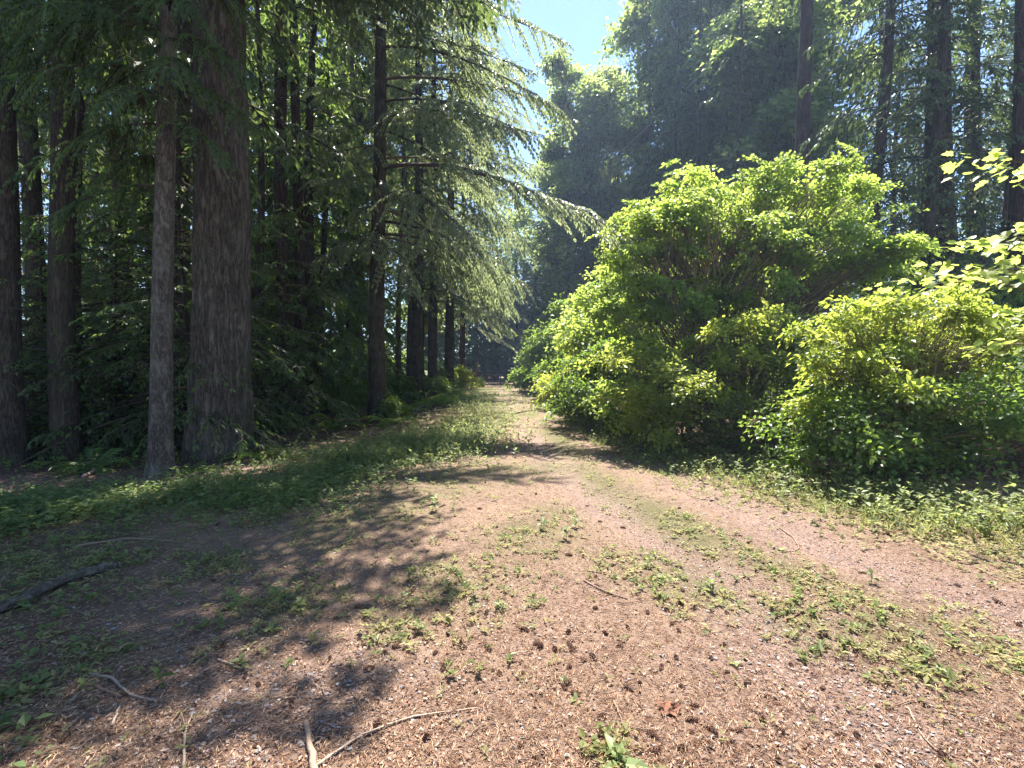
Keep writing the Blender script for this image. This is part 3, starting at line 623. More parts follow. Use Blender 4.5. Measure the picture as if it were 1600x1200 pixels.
shrub('bramble_bush', 'mid-green bush in front of the big vine maple beside the dark thicket', 'shrub', (3.9, 8.9, .1),
      tiers('bramble tiers', [(960, 560), (1012, 545), (1062, 572), (1112, 545), (1160, 560), (1090, 600), (1200, 525), (1242, 505), (1132, 505), (1012, 612), (965, 625), (1055, 640), (1180, 490), (1270, 530), (1230, 560), (1020, 660), (1250, 600), (1200, 605), (1225, 645), (1150, 620)], 9.0, (.46, .5, .17), .8, .5, .7),
      [(3.4, 9.8, .05), (4.2, 9.5, .05), (5.0, 9.2, .05), (2.8, 10.4, .05)], 620, 28, .08, .055, M['salmon'], M['stem'], .17, .5, .65, .014, lump=9, spread=.3)
shrub('thicket', 'dark twiggy thicket of bare canes under the vine maple', 'shrub', (4.8, 8.5, .1),
      [((4.4, 8.6, .75), (.9, .5, .75)), ((5.0, 7.9, .7), (.8, .5, .7)), ((3.7, 9.0, .6), (.5, .5, .6))],
      [(4.2, 8.6, .05), (4.7, 8.4, .05), (5.2, 8.3, .05), (3.8, 8.9, .05)], 420, 6, .06, .035, M['bush'], M['stem'], .16, .3, .5, .009)
shrub('hazel_bush', 'leafy bush with yellow-green tips midway along the right of the drive', 'shrub', (2.9, 15.5, .1),
      [((3.0, 15.6, 2.4), (1.2, 1.3, 1.9)), ((2.3, 15.8, 2.9), (.7, .9, .7)), ((3.8, 15.2, 2.6), (1.3, 1.2, 1.8)), ((2.6, 15.2, 1.0), (.7, .9, .9))],
      [(2.6, 15.5, .05), (3.2, 15.4, .05), (2.2, 15.7, .05)], 640, 34, .12, .1, M['maple'], M['stem'], .34, .5, .65, .015)
shrub('low_bush', 'small bright yellow-green bush at the right edge of the drive', 'shrub', (1.9, 18.8, .05),
      [((1.95, 19, .8), (.75, .9, .8)), ((1.6, 19.6, .5), (.5, .7, .5)), ((2.5, 18.4, .9), (.7, .8, .9))],
      [(1.5, 19, .02), (1.9, 18.7, .02)], 330, 30, .11, .08, M['salmon'], M['stem'], .28, .5, .65, .008)
shrub('low_bush', 'low leafy skirt of greenery between the hazel bush and the big vine maple', 'shrub', (2.75, 13.2, .05),
      tiers('skirt tiers', [(905, 560), (940, 570), (900, 600), (930, 610), (960, 590), (890, 630), (925, 640), (960, 645), (985, 655), (945, 540)], 13.2, (.5, .6, .2), .6, .5, .8), [(2.6, 13.2, .02), (3.1, 13.3, .02), (2.3, 13.6, .02)], 330, 28, .09, .065, M['bush'], M['stem'], .2, .5, .65, .01, lump=9, spread=.3)
shrub('tall_bush', 'shaded blue-green bush right of the gate', 'shrub', (2.2, 33, .05),
      [((1.9, 33, 2.2), (1.4, 1.5, 2.0)), ((3.3, 32, 2.8), (1.6, 1.6, 2.4)), ((1.1, 34, 1.0), (.9, 1.0, 1.0))],
      [(2, 33, .02), (3, 32.5, .02)], 420, 34, .2, .15, M['bush'], M['stem'], .45, .4, .6, .015)
shrub('tall_bush', 'tall dim bush between the hazel bush and the gate', 'shrub', (3.2, 25, .05),
      [((2.9, 25, 2.4), (1.5, 1.6, 2.2)), ((4.4, 24, 3.2), (1.7, 1.6, 2.8))],
      [(3, 25, .02), (4, 24.5, .02)], 420, 34, .17, .13, M['bush'], M['stem'], .42, .4, .6, .015)
for i, (x, y, s, lab) in enumerate([(8.6, 10.5, 1.1, 'dark undergrowth right of the big vine maple'), (8.2, 13.5, 1.5, 'dark undergrowth behind the big vine maple'), (11, 12, 1.6, 'dark undergrowth below the stout trunks at right'), (9.2, 8.4, 1.1, 'dim bush behind the lime-green mound'),
                                  (6.8, 16, 1.7, 'dim bush far behind the big vine maple'), (13.5, 15, 1.8, 'dim bush at the far right under the trees'), (6, 22, 2.0, 'dim bush behind the hazel bush')]):
    shrub('undergrowth', lab, 'shrub', (x, y, .1), [((x, y, 1.2*s), (1.6*s, 1.2*s, 1.2*s)), ((x+1.2*s, y+.4, 1.0*s), (1.2*s, 1*s, 1.0*s))], [(x, y, .1), (x+.6*s, y, .1)], 230, 26, .12*s, .085*s, M['bush'], M['stem'], .36, .4, .6, .012)

for x, y, s, lab, mt in [(-4.4, 38, .9, 'bright leafy bush beside the gate post', 'salmon'), (-3.3, 41.5, .55, 'low sunlit bush at the foot of the gate post', 'salmon'), (-4.6, 29, .6, 'low undergrowth between the roadside spruces', 'bush'), (-6.0, 23, .8, 'low undergrowth behind the second spruce', 'bush'),
                         (-5.4, 33, .8, 'undergrowth behind the fern clump', 'bush'), (-6.4, 18.5, .6, 'dark leafy clump left of the leaning spruce', 'bush'), (-9.5, 24, 1.1, 'dim undergrowth far behind the close pair of trunks', 'bush'), (-3.9, 15.2, .32, 'small leafy plant at the foot of the leaning spruce', 'bush')]:
    UG = shrub('undergrowth', lab, 'shrub', (x, y, .05), [((x, y, 1.0*s), (1.2*s, 1.1*s, 1.0*s)), ((x+.9*s, y+.4, .8*s), (.9*s, .9*s, .8*s))], [(x, y, .05), (x+.5*s, y, .05)], 130, 26, .15*s+.03, .11*s+.02, M[mt], M['stem'], .3*s+.1, .4, .6, .01)

for i, (x, y, s) in enumerate([(-12, 52, 7), (-17, 55, 9), (-22, 50, 8), (-27, 54, 9), (-33, 52, 10), (-40, 55, 10), (-46, 50, 9), (-52, 54, 11), (-14, 40, 5), (-20, 42, 6), (-27, 40, 6), (-35, 42, 7), (-10, 33, 4), (-17, 30, 4), (-24, 31, 5)]):
    dup(UG, (x, y, 0), i*1.7, (s*1.2, s*1.2, s*.75), 'dim leafy undergrowth %s in the left woods, clump %s' % ('far back' if y > 46 else 'midway', 'behind the leaning spruce' if x/y > -.31 else 'behind the huge fir' if x/y > -.55 else 'left of the huge fir'), 'undergrowth deep in the left woods')

# tall broadleaf trees beside the sky gap
def broadleaf(name, label, p, H, blobs, trunk_r, nclu, per, ll, lw, sr):
    root = thing(name, label, 'tree', p); tb, ax, rd = trunk_mesh(H*.85, trunk_r, (0, 0), 12, 30, .3, .25, 0, .1)
    tb.build('trunk', M['greybark'], root, True)
    leafy(root, blobs, [ax(z) for z in np.linspace(H*.25, H*.8, 8)], nclu, per, ll, lw, M['canopy'], M['twig'], sr, .45, .75, .05, lump=24, spread=.27)
    return root
def stack(H, r, n, z0):
    out = []
    for i in range(n):
        z = z0+(H-z0)*(i+.5)/n; q = math.sin(math.pi*min(1, .25+.75*(1-i/n)))*.45+.6; a = R.random()*6.28
        out.append((np.array([math.cos(a)*r*.35, math.sin(a)*r*.35, z]), (r*q*(.8+.3*R.random()), r*q*(.8+.3*R.random()), (H-z0)/n*.8)))
    return out
BL1 = broadleaf('maple_tree', 'tall leafy tree edging the right side of the sky gap', (7.3, 47, 0), 29, stack(29, 3.3, 7, 6), .35, 800, 34, .36, .3, .75)
BL2 = broadleaf('maple_tree', 'taller leafy tree right of the sky gap, top out of the picture', (13.9, 44, 0), 38, stack(38, 4.4, 9, 6), .42, 1100, 36, .36, .3, .8)
for i, (src, x, y, rz, s, lab) in enumerate([(BL2, 18.5, 40, 2.0, .95, 'sunlit leafy tree close left of the tall red-brown trunk'), (BL1, 15.5, 29, 4.1, .85, 'leafy tree glowing green right behind the red-brown trunk'),
       (BL2, 11.2, 52, 4.4, .82, 'leafy tree filling the slope between the two tall leafy trees by the sky gap'), (BL1, 5.2, 56, 1.5, .9, 'distant leafy tree low in the sky gap'), (BL2, -18, 38, 1.0, .9, 'sunlit leafy tree seen through the gap right of the huge fir'), (BL2, -9.5, 30, 3.0, .75, 'sunlit leafy tree behind the leaning spruce'),
       (BL1, -24, 30, 3.0, .9, 'pale leafy tree glimpsed deep in the woods at far left'), (BL2, 23, 38, 3.0, .9, 'leafy tree deep in the woods at upper right'), (BL1, -8.2, 42, .8, .85, 'leafy tree behind the roadside spruces')]):
    dup(src, (x, y, 0), rz, s, lab)

# leafy branch tree at the right edge, big leaves one by one
def edge_maple():
    root = thing('bigleaf_sapling', 'young maple with broad sunlit leaves reaching in from the right edge', 'tree', (6.0, 5.0, .2))
    tb, ax, rd = trunk_mesh(5.2, .05, (-.02, 0), 8, 24, .2, .05); tb.build('trunk', M['greybark'], root, True)
    # leaf outline: five-lobed
    lob = [(0, 0), (.32, -.02), (.5, .2), (.33, .3), (.52, .55), (.25, .6), (.2, .78), (0, 1.0), (-.2, .78), (-.25, .6), (-.52, .55), (-.33, .3), (-.5, .2), (-.32, -.02)]
    lb = MB(); v = [(x, y, .14*abs(x)-.12*y*y) for x, y in lob]+[(0, .42, -.02)]
    lb.add(v, [(i, (i+1) % 14, 14) for i in range(14)]); lm = lb.mesh('leaf', False)
    wd = MB(); cnt = 0
    for (px, py, Y, nl) in [(1545, 255, 4.7, 20), (1590, 268, 4.6, 14), (1500, 428, 4.8, 22), (1545, 385, 4.6, 26), (1570, 425, 4.5, 24), (1440, 450, 5.4, 20), (1590, 375, 4.4, 22), (1560, 545, 4.9, 22), (1600, 490, 4.6, 20)]:
        e = at(px, py, Y)-Vector(root.location); s = Vector(ax(max(.6, e.z-.35)).tolist())
        P = [s.lerp(e, t)+Vector((0, 0, .18*math.sin(t*3.0))) for t in np.linspace(0, 1, 8)]
        wd.tube([tuple(q) for q in P], np.linspace(.018, .005, 8), 5)
        for i in range(int(nl*1.7)):
            t = .35+.65*(i/nl)**.7; q = s.lerp(e, t)+Vector((0, 0, .18*math.sin(t*3.0)))
            q += Vector((R.normal()*.10, R.normal()*.13, R.normal()*.045-.01))
            o = link('leaf', lm, M['maple'], root); z = .065+.055*R.random(); o.scale = (z, z, z)
            o.location = q; o.rotation_euler = (R.normal()*.38-.1, R.normal()*.38, math.atan2(e.y-s.y, e.x-s.x)-math.pi/2+R.normal()*.9)
    wd.build('branches', M['stem'], root)
edge_maple()

# ------------------------------------------------------------------ ferns
def frond_mesh(L):
    b = MB(); n = 22; t = np.linspace(0.06, 1, n)
    c = lambda t: np.stack([0*t, L*(t-.18*t**3), L*(.75*t-.78*t*t)], -1)
    b.tube(c(np.linspace(0, 1, 6)), np.linspace(.005, .0015, 6), 3, .3)
    base = np.repeat(c(t), 2, 0); sg = np.tile([1., -1.], n); tt = np.repeat(t, 2)
    ll = L*.17*np.sin(np.pi*np.clip(tt*.93+.06, 0, 1))**.7+.008
    D = np.stack([sg, .35+0*sg, -.15+R.normal(size=2*n)*.12], -1); N = np.stack([R.normal(size=2*n)*.15, -.2+0*sg, 1+0*sg], -1)
    b.leaves(base, D, N, ll, np.full(2*n, L*.036), .1, .25); return b.mesh('frond')
FR = [frond_mesh(.8), frond_mesh(1.0), frond_mesh(.65)]
def fern(px, py, s, label, group=None, n=13):
    p = G(px, py); root = thing('sword_fern', label, 'fern', p, group)
    for i in range(n):
        o = link('frond', FR[int(R.integers(0, 3))], M['fern'], root); k = s*1.45*(.8+.4*R.random()); o.scale = (k, k, k*(.8+.5*R.random())); o.rotation_euler = (R.normal()*.18, R.normal()*.12, i*6.283/n+R.normal()*.2)
for px, py, s, lab in [(662, 634, 1.15, 'bright sword fern lit by the sun at the foot of the spruce row'), (690, 634, 1.1, 'shaggy grey-green fern right of the bright one'), (716, 628, 1.1, 'grey-green fern nearest the drive before the gate'),
                       (640, 640, 1.0, 'dark fern left of the bright sword fern'), (728, 622, 1.0, 'fern at the verge just before the gate post'), (700, 624, 1.1, 'fern tucked behind the grey-green ferns by the spruces'),
                       (610, 662, .8, 'dim fern at the foot of the leaning spruce'), (520, 668, .8, 'shaded fern between the close pair and the leaning spruce'), (425, 672, .8, 'dim fern right of the huge fir'),
                       (1180, 712, .7, 'fern at the foot of the dark twiggy thicket'), (1395, 760, .55, 'small fern before the bramble tangle at right'), (305, 738, .45, 'small fern at the foot of the huge fir, on its left'), (408, 716, .5, 'small fern at the foot of the huge fir, on its right'), (150, 735, .6, 'dim fern under the trees at far left')]:
    fern(px, py, s, lab)

# ------------------------------------------------------------------ gate, post, wire
def gate():
    Y = 44.5; A = G(748, 604); A.y = Y; x0 = at(748, 600, Y).x; x1 = x0+4.1
    root = thing('farm_gate', 'dark barred gate with diagonal braces closing the drive', 'gate', (x0, Y, 0))
    h = 1.22
    for z in (.14, .38, .64, .92, h): b = MB(); b.bar((0, 0, z), (4.1, 0, z), .04, .09); b.build('rail', M['gate'], root)
    for x in (.0, 2.0, 4.1): b = MB(); b.bar((x, -.035, .08), (x, -.035, h+.06), .09, .03); b.build('stile', M['gate'], root)
    for xa, xb in ((.15, 1.0), (.85, 1.85), (3.95, 3.1), (3.2, 2.15)): b = MB(); b.bar((xa, -.05, h), (xb, -.05, .12), .08, .03); b.build('brace', M['gate'], root)
    pr = thing('gate_post', 'tall round weathered wooden post at the left end of the gate', 'post', (x0-.22, Y+.02, 0))
    b = MB(); z = np.linspace(-.1, 2.25, 9); b.tube(np.stack([.01*np.sin(z*2), 0*z, z], -1), .145+.008*R.normal(size=9), 12); b.build('shaft', M['post'], pr, True)
    b = MB(); b.box((.17, 0, 1.0), (.1, .06, .05)); b.box((.17, 0, .35), (.1, .06, .05)); b.build('hinge', M['gate'], pr)
    pr = thing('gate_post', 'shorter dark gate post half hidden in the bush right of the gate', 'post', (x1+.2, Y+.02, 0))
    b = MB(); z = np.linspace(-.1, 1.5, 7); b.tube(np.stack([.01*np.sin(z*2), 0*z, z], -1), .11, 10); b.build('shaft', M['gate'], pr, True)
    b = MB(); b.box((-.13, 0, .95), (.1, .05, .05)); b.build('latch', M['gate'], pr)
gate()
def wire():
    a, b = at(1330, -140, 24), at(955, 250, 46); c = at(868, 252, 50); t = np.linspace(0, 1, 24)[:, None]
    P = np.array(a)*(1-t)+np.array(b)*t; P[:, 2] -= .5*np.sin(t[:, 0]*math.pi)
    Q = np.array(b)*(1-t[1:])+np.array(c)*t[1:]
    m = MB(); m.tube(np.concatenate([P, Q]), .03, 5); tag(m.build('overhead_cable', flatmat('cable', [(0, (.3, .3, .3)), (1, (.45, .45, .45))], .5, 5, .4)), 'thin overhead cable crossing in front of the right-hand trees', 'cable')
wire()

# ------------------------------------------------------------------ litter and weeds
def build_litter():
    reseed('litter')
    x, y = scatter(130000, 1.25, 9, 1.6); d = masks(x, y); keep = R.random(len(x)) < (1-.35*d[0]); x, y = x[keep], y[keep]; n = len(x)
    az = R.random(n)*6.28; D = unit_az(az, R.normal(size=n)*.16); L = .022+.03*R.random(n); z = hgt(x, y)+.004+.010*R.random(n)
    b = MB(); b.leaves(np.stack([x, y, z], -1), D, np.stack([R.normal(size=n)*.3, R.normal(size=n)*.3, np.ones(n)], -1), L, .0022+.0016*R.random(n), .2, .5)
    tag(b.build('needle_litter', M['needles_dry']), 'carpet of dry orange-brown needles on the foreground', 'litter', kind='stuff')
    x, y = scatter(42000, 1.25, 14, 1.5); kp = R.random(len(x)) < np.clip(fbm(x*2.2+50, y*2.2, 4)*3.2-1.1, .05, 1); x, y = x[kp], y[kp]; n = len(x); az = R.random(n)*6.28; z = hgt(x, y)+.006+.006*R.random(n); b = MB(); s = .006+.012*R.random(n)**2
    b.leaves(np.stack([x, y, z], -1), unit_az(az, R.normal(size=n)*.25), np.stack([R.normal(size=n)*.35, R.normal(size=n)*.35, np.ones(n)], -1), s*1.5, s, .2, .5)
    tag(b.build('bark_flakes', M['chip']), 'scattered bark flakes and leaf scraps on the drive', 'litter', kind='stuff')
    # pebbles: squashed octahedra
    x, y = scatter(30000, 1.25, 16, 1.5); g = masks(x, y)[0]; keep = R.random(len(x)) < .12+.8*g; x, y = x[keep], y[keep]; n = len(x); s = (.004+.009*R.random(n)**2.2)
    z = hgt(x, y)+.003; c = np.stack([x, y, z], -1); a = R.random(n)*6.28; ca, sa = np.cos(a), np.sin(a)
    o = np.array([(1, 0, 0), (0, 1, 0), (-1, 0, 0), (0, -1, 0), (0, 0, .7), (.6, .6, .45), (-.6, .5, .4), (-.5, -.6, .45), (.6, -.5, .4)])
    q = o[None]*(1+.3*R.normal(size=(n, 9, 1)).clip(-1, 1))*s[:, None, None]; q = np.stack([q[..., 0]*ca[:, None]-q[..., 1]*sa[:, None], q[..., 0]*sa[:, None]+q[..., 1]*ca[:, None], q[..., 2]], -1)*np.array([1.15, .9, .8])
    b = MB(); i = np.arange(n)[:, None]*9; F_ = [(0, 5, 8), (5, 4, 8), (0, 1, 5), (1, 6, 5), (6, 4, 5), (1, 2, 6), (2, 7, 6), (7, 4, 6), (2, 3, 7), (3, 8, 7), (8, 4, 7), (3, 0, 8)]
    b.add((c[:, None]+q).reshape(-1, 3), np.concatenate([i+np.array(f) for f in F_]), np.repeat(R.random(n)**1.3, 9)); tag(b.build('gravel', M['pebble']), 'loose grey pebbles in the wheel tracks', 'gravel', kind='stuff')
build_litter()

def weeds(name, label, n, ymin, ymax, power, dens, k, L0, L1, wr, mat, tilt=(.2, .9), stemh=(0, .04), oval=False, seed_xr=1.15):
    reseed(label); x, y = scatter(n, ymin, ymax, power, seed_xr); keep = R.random(len(x)) < dens(x, y); x, y = x[keep], y[keep]; n = len(x)
    idx = np.repeat(np.arange(n), k); m = len(idx); az = R.random(m)*6.28; tl = tilt[0]+(tilt[1]-tilt[0])*R.random(m)
    sz = (.6+.8*R.random(n))[idx]; hh = (stemh[0]+(stemh[1]-stemh[0])*R.random(m))*sz
    p = np.stack([x[idx]+R.normal(size=m)*.012*sz, y[idx]+R.normal(size=m)*.012*sz, hgt(x, y)[idx]+hh], -1)
    L = (L0+(L1-L0)*R.random(m))*sz; b = MB(); rn = np.clip(R.random(n)[idx]*.6+.4*R.random(m), 0, 1)
    D = unit_az(az, tl); N = np.stack([-D[:, 0]*np.tan(tl), -D[:, 1]*np.tan(tl), np.ones(m)], -1)+R.normal(size=(m, 3))*.2
    (b.ovals if oval else b.leaves)(p, D, N, L, L*wr, rnd=rn)
    return tag(b.build(name, mat), label, 'weeds', kind='stuff')
dl = lambda x, y: np.clip(np.exp(-(pdist(x, y, VERGE_L)/(.75+.3*sstep(6, 9, y)+.012*y))**2)*1.15*(.6+1.1*(fbm(x*1.7, y*1.7)-.25)), 0, 1)
weeds('clover_cover', 'green clover and low weeds carpeting the left verge', 70000, 3, 12, 1.3, dl, 5, .03, .055, .75, M['clover'], (-.1, .7), (.01, .12))
weeds('clover_cover', 'low weeds along the far left verge', 52000, 8, 44, 1.3, dl, 6, .04, .09, .5, M['weed'], (0, 1.1), (.02, .2))
dr = lambda x, y: np.clip(np.exp(-((pdist(x, y, VERGE_R)-.1)/(.62+.014*y))**2)*1.2*(.5+fbm(x*1.5, y*1.5)-.2), 0, 1)
weeds('verge_grass', 'tall grass and weeds along the foot of the right-hand bushes', 11000, 4.5, 40, 1.3, dr, 8, .05, .13, .07, M['weed'], (.7, 1.45), (0, .02))
weeds('verge_weeds', 'leafy weeds along the right verge', 20000, 4.5, 30, 1.3, dr, 5, .03, .07, .6, M['weed'], (-.1, .9), (.02, .22))
dd = lambda x, y: np.clip((np.exp(-((pdist(x, y, VERGE_R)-.75)/.55)**2)*(-left_of(x, y, VERGE_R) < .2)*.9)*(.3+fbm(x*1.8, y*1.8)), 0, 1)
weeds('verge_straw', 'dry straw-coloured grass along the right verge', 9000, 4, 24, 1.3, dr, 7, .05, .11, .06, M['dryweed'], (.5, 1.4), (0, .02))
weeds('dry_weeds', 'yellowing low weeds between the right wheel track and the verge', 36000, 2.6, 16, 1.3, dd, 5, .02, .045, .55, M['dryweed'], (-.05, .7), (.003, .03))
ds = lambda x, y: np.clip((masks(x, y)[2]*(1-np.exp(-(pdist(x, y, VERGE_L)/.8)**2))*(1-np.exp(-(pdist(x, y, VERGE_R)/.6)**2)))*1.2*(fbm(x*4, y*4)*2.2-.55), 0, 1)
weeds('track_weeds', 'pale yellowing weeds growing between the wheel tracks', 26000, 1.4, 30, 1.4, ds, 7, .02, .045, .45, M['dryweed'], (.0, .8), (.003, .025))
weeds('track_weeds', 'low green weeds growing between the wheel tracks', 16000, 1.4, 30, 1.4, ds, 7, .022, .05, .45, M['weed'], (.0, .9), (.003, .03))
weeds('sparse_weeds', 'sparse tiny sprouts dotted over the drive', 5200, 1.3, 14, 1.4, lambda x, y: .2*np.clip(fbm(x*1.2+9, y*1.2)*2.4-.6, 0, 1)*(1-masks(x, y)[1]), 5, .015, .035, .45, M['dryweed'], (0, .8), (.002, .02))
df = lambda x, y: np.clip(sstep(0, .8, left_of(x, y, FOREST_L))*.5*(fbm(x, y)*2-.5), 0, 1)
weeds('forest_herbs', 'dim low herbs on the shaded forest floor at left', 14000, 5, 30, 1.3, df, 5, .04, .09, .6, M['bush'], (-.1, .8), (.01, .12))
dg = lambda x, y: .22*sstep(.3, 1.2, left_of(x, y, [(-1.0, 0), (-1.4, 2.2), (-2.2, 4), (-4, 6)]))*np.clip(fbm(x*2, y*2)*2.4-.5, 0, 1)
weeds('shade_herbs', 'low herbs in the shade at the lower left', 9000, 1.3, 6, 1.3, dg, 5, .03, .06, .65, M['clover'], (-.1, .6), (.005, .05))

# ------------------------------------------------------------------ single plants, cones, sticks
def sprout(key, k, L, mat, h, wr=.5):
    root = thing('broadleaf_sprout', 'x', 'plant'); b = MB(); z = np.linspace(0, h, 4); b.tube(np.stack([.01*z, 0*z, z], -1), .002, 4); b.build('stem', M['weed'], root)
    lb = MB(); lb.ovals(np.zeros((1, 3)), np.array([[0, 1., .1]]), np.array([[0, -.1, 1.]]), L, L*wr); me = lb.mesh('leaf')
    for i in range(k):
        o = link('leaf', me, mat, root); s = .7+.5*R.random(); o.scale = (s, s, s); o.location = (0, 0, h*(.3+.7*(i+1)/k)); o.rotation_euler = (.2+R.normal()*.25, R.normal()*.2, i*2.4+R.normal()*.2)
    PROTO[key] = root
sprout('sproutA', 7, .06, M['weed'], .12); sprout('sproutB', 5, .05, M['weed'], .05, .6); sprout('pale', 6, .12, M['pale'], .04, .42); sprout('sproutC', 9, .075, M['clover'], .2, .55)
for key, px, py, s, lab in [('pale', 968, 1194, 1.0, 'pale rosette of long leaves at the bottom edge of the picture'), ('sproutC', 372, 965, .9, 'leafy plant in the clump at the edge of the left shade'), ('sproutA', 345, 985, .8, 'leaning sprout left of the leafy clump at the shade edge'),
      ('sproutC', 430, 955, .9, 'upright plant at the middle of the clump at the shade edge'), ('sproutA', 470, 960, 1.0, 'plant at the right of the clump at the shade edge'), ('sproutB', 425, 990, 1.2, 'small plant with wide leaves below the clump at the shade edge'),
      ('sproutB', 375, 1040, 1.1, 'small sprout below the leafy clump, on bare needles'), ('sproutA', 250, 1075, 1.0, 'sprout at the edge of the dark lower-left shade'), ('sproutB', 900, 1092, .8, 'tiny pale sprout in lower middle foreground'),
      ('sproutA', 1110, 915, 1.0, 'bright green sprout in the middle of the drive'), ('sproutB', 1147, 1035, .9, 'tiny two-leaved sprout in lower right gravel'), ('sproutB', 1358, 1052, .9, 'tiny sprout on bare gravel at right'), ('sproutB', 1222, 858, 1.1, 'bright sprout beside the curled twig on the right track'),
      ('sproutA', 1362, 908, 1.0, 'yellow-green sprout at right of the drive'), ('sproutA', 640, 910, 1.0, 'sprout topping the left patch of weeds on the drive'), ('sproutA', 700, 925, .9, 'sprout at the middle of the left patch of weeds on the drive'), ('sproutA', 740, 935, 1.0, 'sprout at the right of the left patch of weeds on the drive'),
      ('sproutA', 655, 985, .8, 'sprout at the bottom of the left patch of weeds on the drive'), ('sproutA', 850, 830, 1.2, 'bright plant in the central patch of weeds'), ('sproutA', 885, 845, 1.2, 'bright plant at the right of the central patch of weeds'), ('sproutA', 900, 825, 1.1, 'bright plant at the back of the central patch of weeds'),
      ('sproutC', 680, 800, 1.0, 'upright plant at the edge of the small dark shadow on the drive'), ('sproutC', 128, 800, 1.0, 'sunlit sprig standing in the left clover'), ('sproutC', 205, 828, .9, 'pale sprig at the edge of the left clover'), ('sproutC', 1190, 705, 1.4, 'nettle-like plant before the dark thicket'),
      ('sproutC', 1460, 775, 1.3, 'broad-leaved plant under the brambles at right'), ('sproutC', 1530, 790, 1.3, 'broad-leaved plant near the arched red cane'), ('sproutC', 1365, 750, 1.3, 'tall stalk before the bramble tangle'), ('sproutC', 1490, 765, 1.4, 'bushy herb right of the tall stalk'), ('sproutC', 1580, 800, 1.4, 'broad-leaved plant at the right edge')]:
    o = put(key, px, py, lab, R.random()*6.28, s)

def cone_mesh(L, r):
    b = MB(); n = 46; i = np.arange(n); t = (i+.5)/n; a = i*2.39996; rr = r*np.sin(np.pi*np.clip(t*.86+.1, 0, 1))**.6
    P = np.stack([L*(t-.5), rr*.55*np.cos(a), rr*.55*np.sin(a)], -1); D = np.stack([.55+0*t, np.cos(a), np.sin(a)], -1)
    b.leaves(P-np.array([.004, 0, 0]), D, np.stack([-1+0*t, np.cos(a)*.5, np.sin(a)*.5], -1), rr*.85+.004, rr*.95+.003, .2, .6)
    tt = np.linspace(0, 1, 8); b.tube(np.stack([L*(tt-.5), 0*tt, 0*tt], -1), r*.62*np.sin(np.pi*np.clip(tt*.86+.1, 0, 1))**.6, 7, .1); return b.mesh('fir_cone')
CM = [cone_mesh(.07, .0145), cone_mesh(.055, .0145), cone_mesh(.08, .015)]
reseed('cones'); spots = []
hand = [(345, 1050), (455, 1100), (665, 1150), (735, 1100), (600, 1020), (510, 1150), (400, 1165), (840, 1005), (890, 1005), (1085, 1100), (1020, 1150), (1145, 1160), (1220, 1140), (1270, 1100), (1060, 985), (1200, 1085), (1340, 1135), (1000, 1065), (930, 950), (1130, 1005), (680, 1020), (560, 950), (700, 990), (720, 1000), (1290, 985), (1420, 1010), (820, 985), (760, 960), (590, 1130), (620, 1010)]
for px, py in hand: spots.append(flat(px, py))
while len(spots) < 230:
    x, y = scatter(1, 1.5, 9, 1.35, 1.05); x, y = float(x[0]), float(y[0])
    gv, du, gr = masks(np.array([x]), np.array([y]))
    if du[0] > .6 or gr[0] > .7: continue
    if x < -.2 and R.random() < .45: continue
    if R.random() > float(np.clip(fbm(x*1.6+80, y*1.6, 3)*3-1, .08, 1)): continue
    spots.append((x, y))
for x, y in spots:
    o = link('fir_cone', CM[int(R.integers(0, 3))], M['cone']); s = .42+.38*R.random(); o.scale = (s, s, s); o.location = (x, y, float(hgt(x, y))+.011*s); o.rotation_euler = (R.random()*6, R.normal()*.12, R.random()*6.28)
    tag(o, 'small brown fir cone lying on the %s' % ('needles left of the tracks' if x < 0 and y > 2.6 else 'bottom foreground left of centre' if x < 0 else 'bottom foreground right of centre' if y < 2.6 else 'right wheel track' if float(pdist(x, y, TRACK_R)) < .5 else 'left wheel track' if float(pdist(x, y, TRACK_L)) < .5 else 'needles between or beside the tracks'), 'fir cone', 'fir cones scattered on the drive')

def stick(label, pts, r0, r1, name='fallen_stick', forks=(), mat='stick', lift=0, k=6, cat='stick'):
    P = np.array([G(*p) for p in pts]); n = 5*len(P); s = np.linspace(0, len(P)-1, n); q = np.stack([np.interp(s, np.arange(len(P)), P[:, i]) for i in range(3)], -1)
    for _ in range(2): q[1:-1] = (q[:-2]+2*q[1:-1]+q[2:])/4
    t = np.linspace(0, 1, n); rad = (r0+(r1-r0)*t)*(1+.08*R.normal(size=n)); q[:, 2] = hgt(q[:, 0], q[:, 1])+rad*.9+.004+lift*np.sin(t*math.pi); q[:, :2] += R.normal(size=(n, 2))*min(r0, .012)*.25
    o0 = q[0].copy(); b = MB(); b.tube(q-o0, rad, k, lump=.03)
    o = b.build(name, M[mat], None, True); o.location = o0; tag(o, label, cat)
    for f in forks:
        Q = np.array([G(*p) for p in f]); m = 4*len(Q); s = np.linspace(0, len(Q)-1, m); w = np.stack([np.interp(s, np.arange(len(Q)), Q[:, i]) for i in range(3)], -1); w[:, 2] = hgt(w[:, 0], w[:, 1])+r0*.9+.004+.012*np.linspace(0, 1, m)
        fb = MB(); fb.tube(w-o0, np.linspace(r0*.7, r1*.7, m), 4); fb.build('side_twig', M[mat], o, True)
stick('thick broken stick end pointing up from the bottom edge', [(496, 1230), (478, 1132)], .016, .012)
stick('long pale curved stick beside the thick broken one', [(490, 1200), (560, 1150), (640, 1118), (745, 1105)], .0075, .003, forks=[[(560, 1150), (600, 1138)]])
stick('forked twig curving above the long pale stick', [(430, 1092), (505, 1092), (520, 1100), (552, 1098), (596, 1070)], .004, .002, forks=[[(508, 1092), (500, 1062), (540, 1005)], [(550, 1085), (565, 1102), (618, 1115)]])
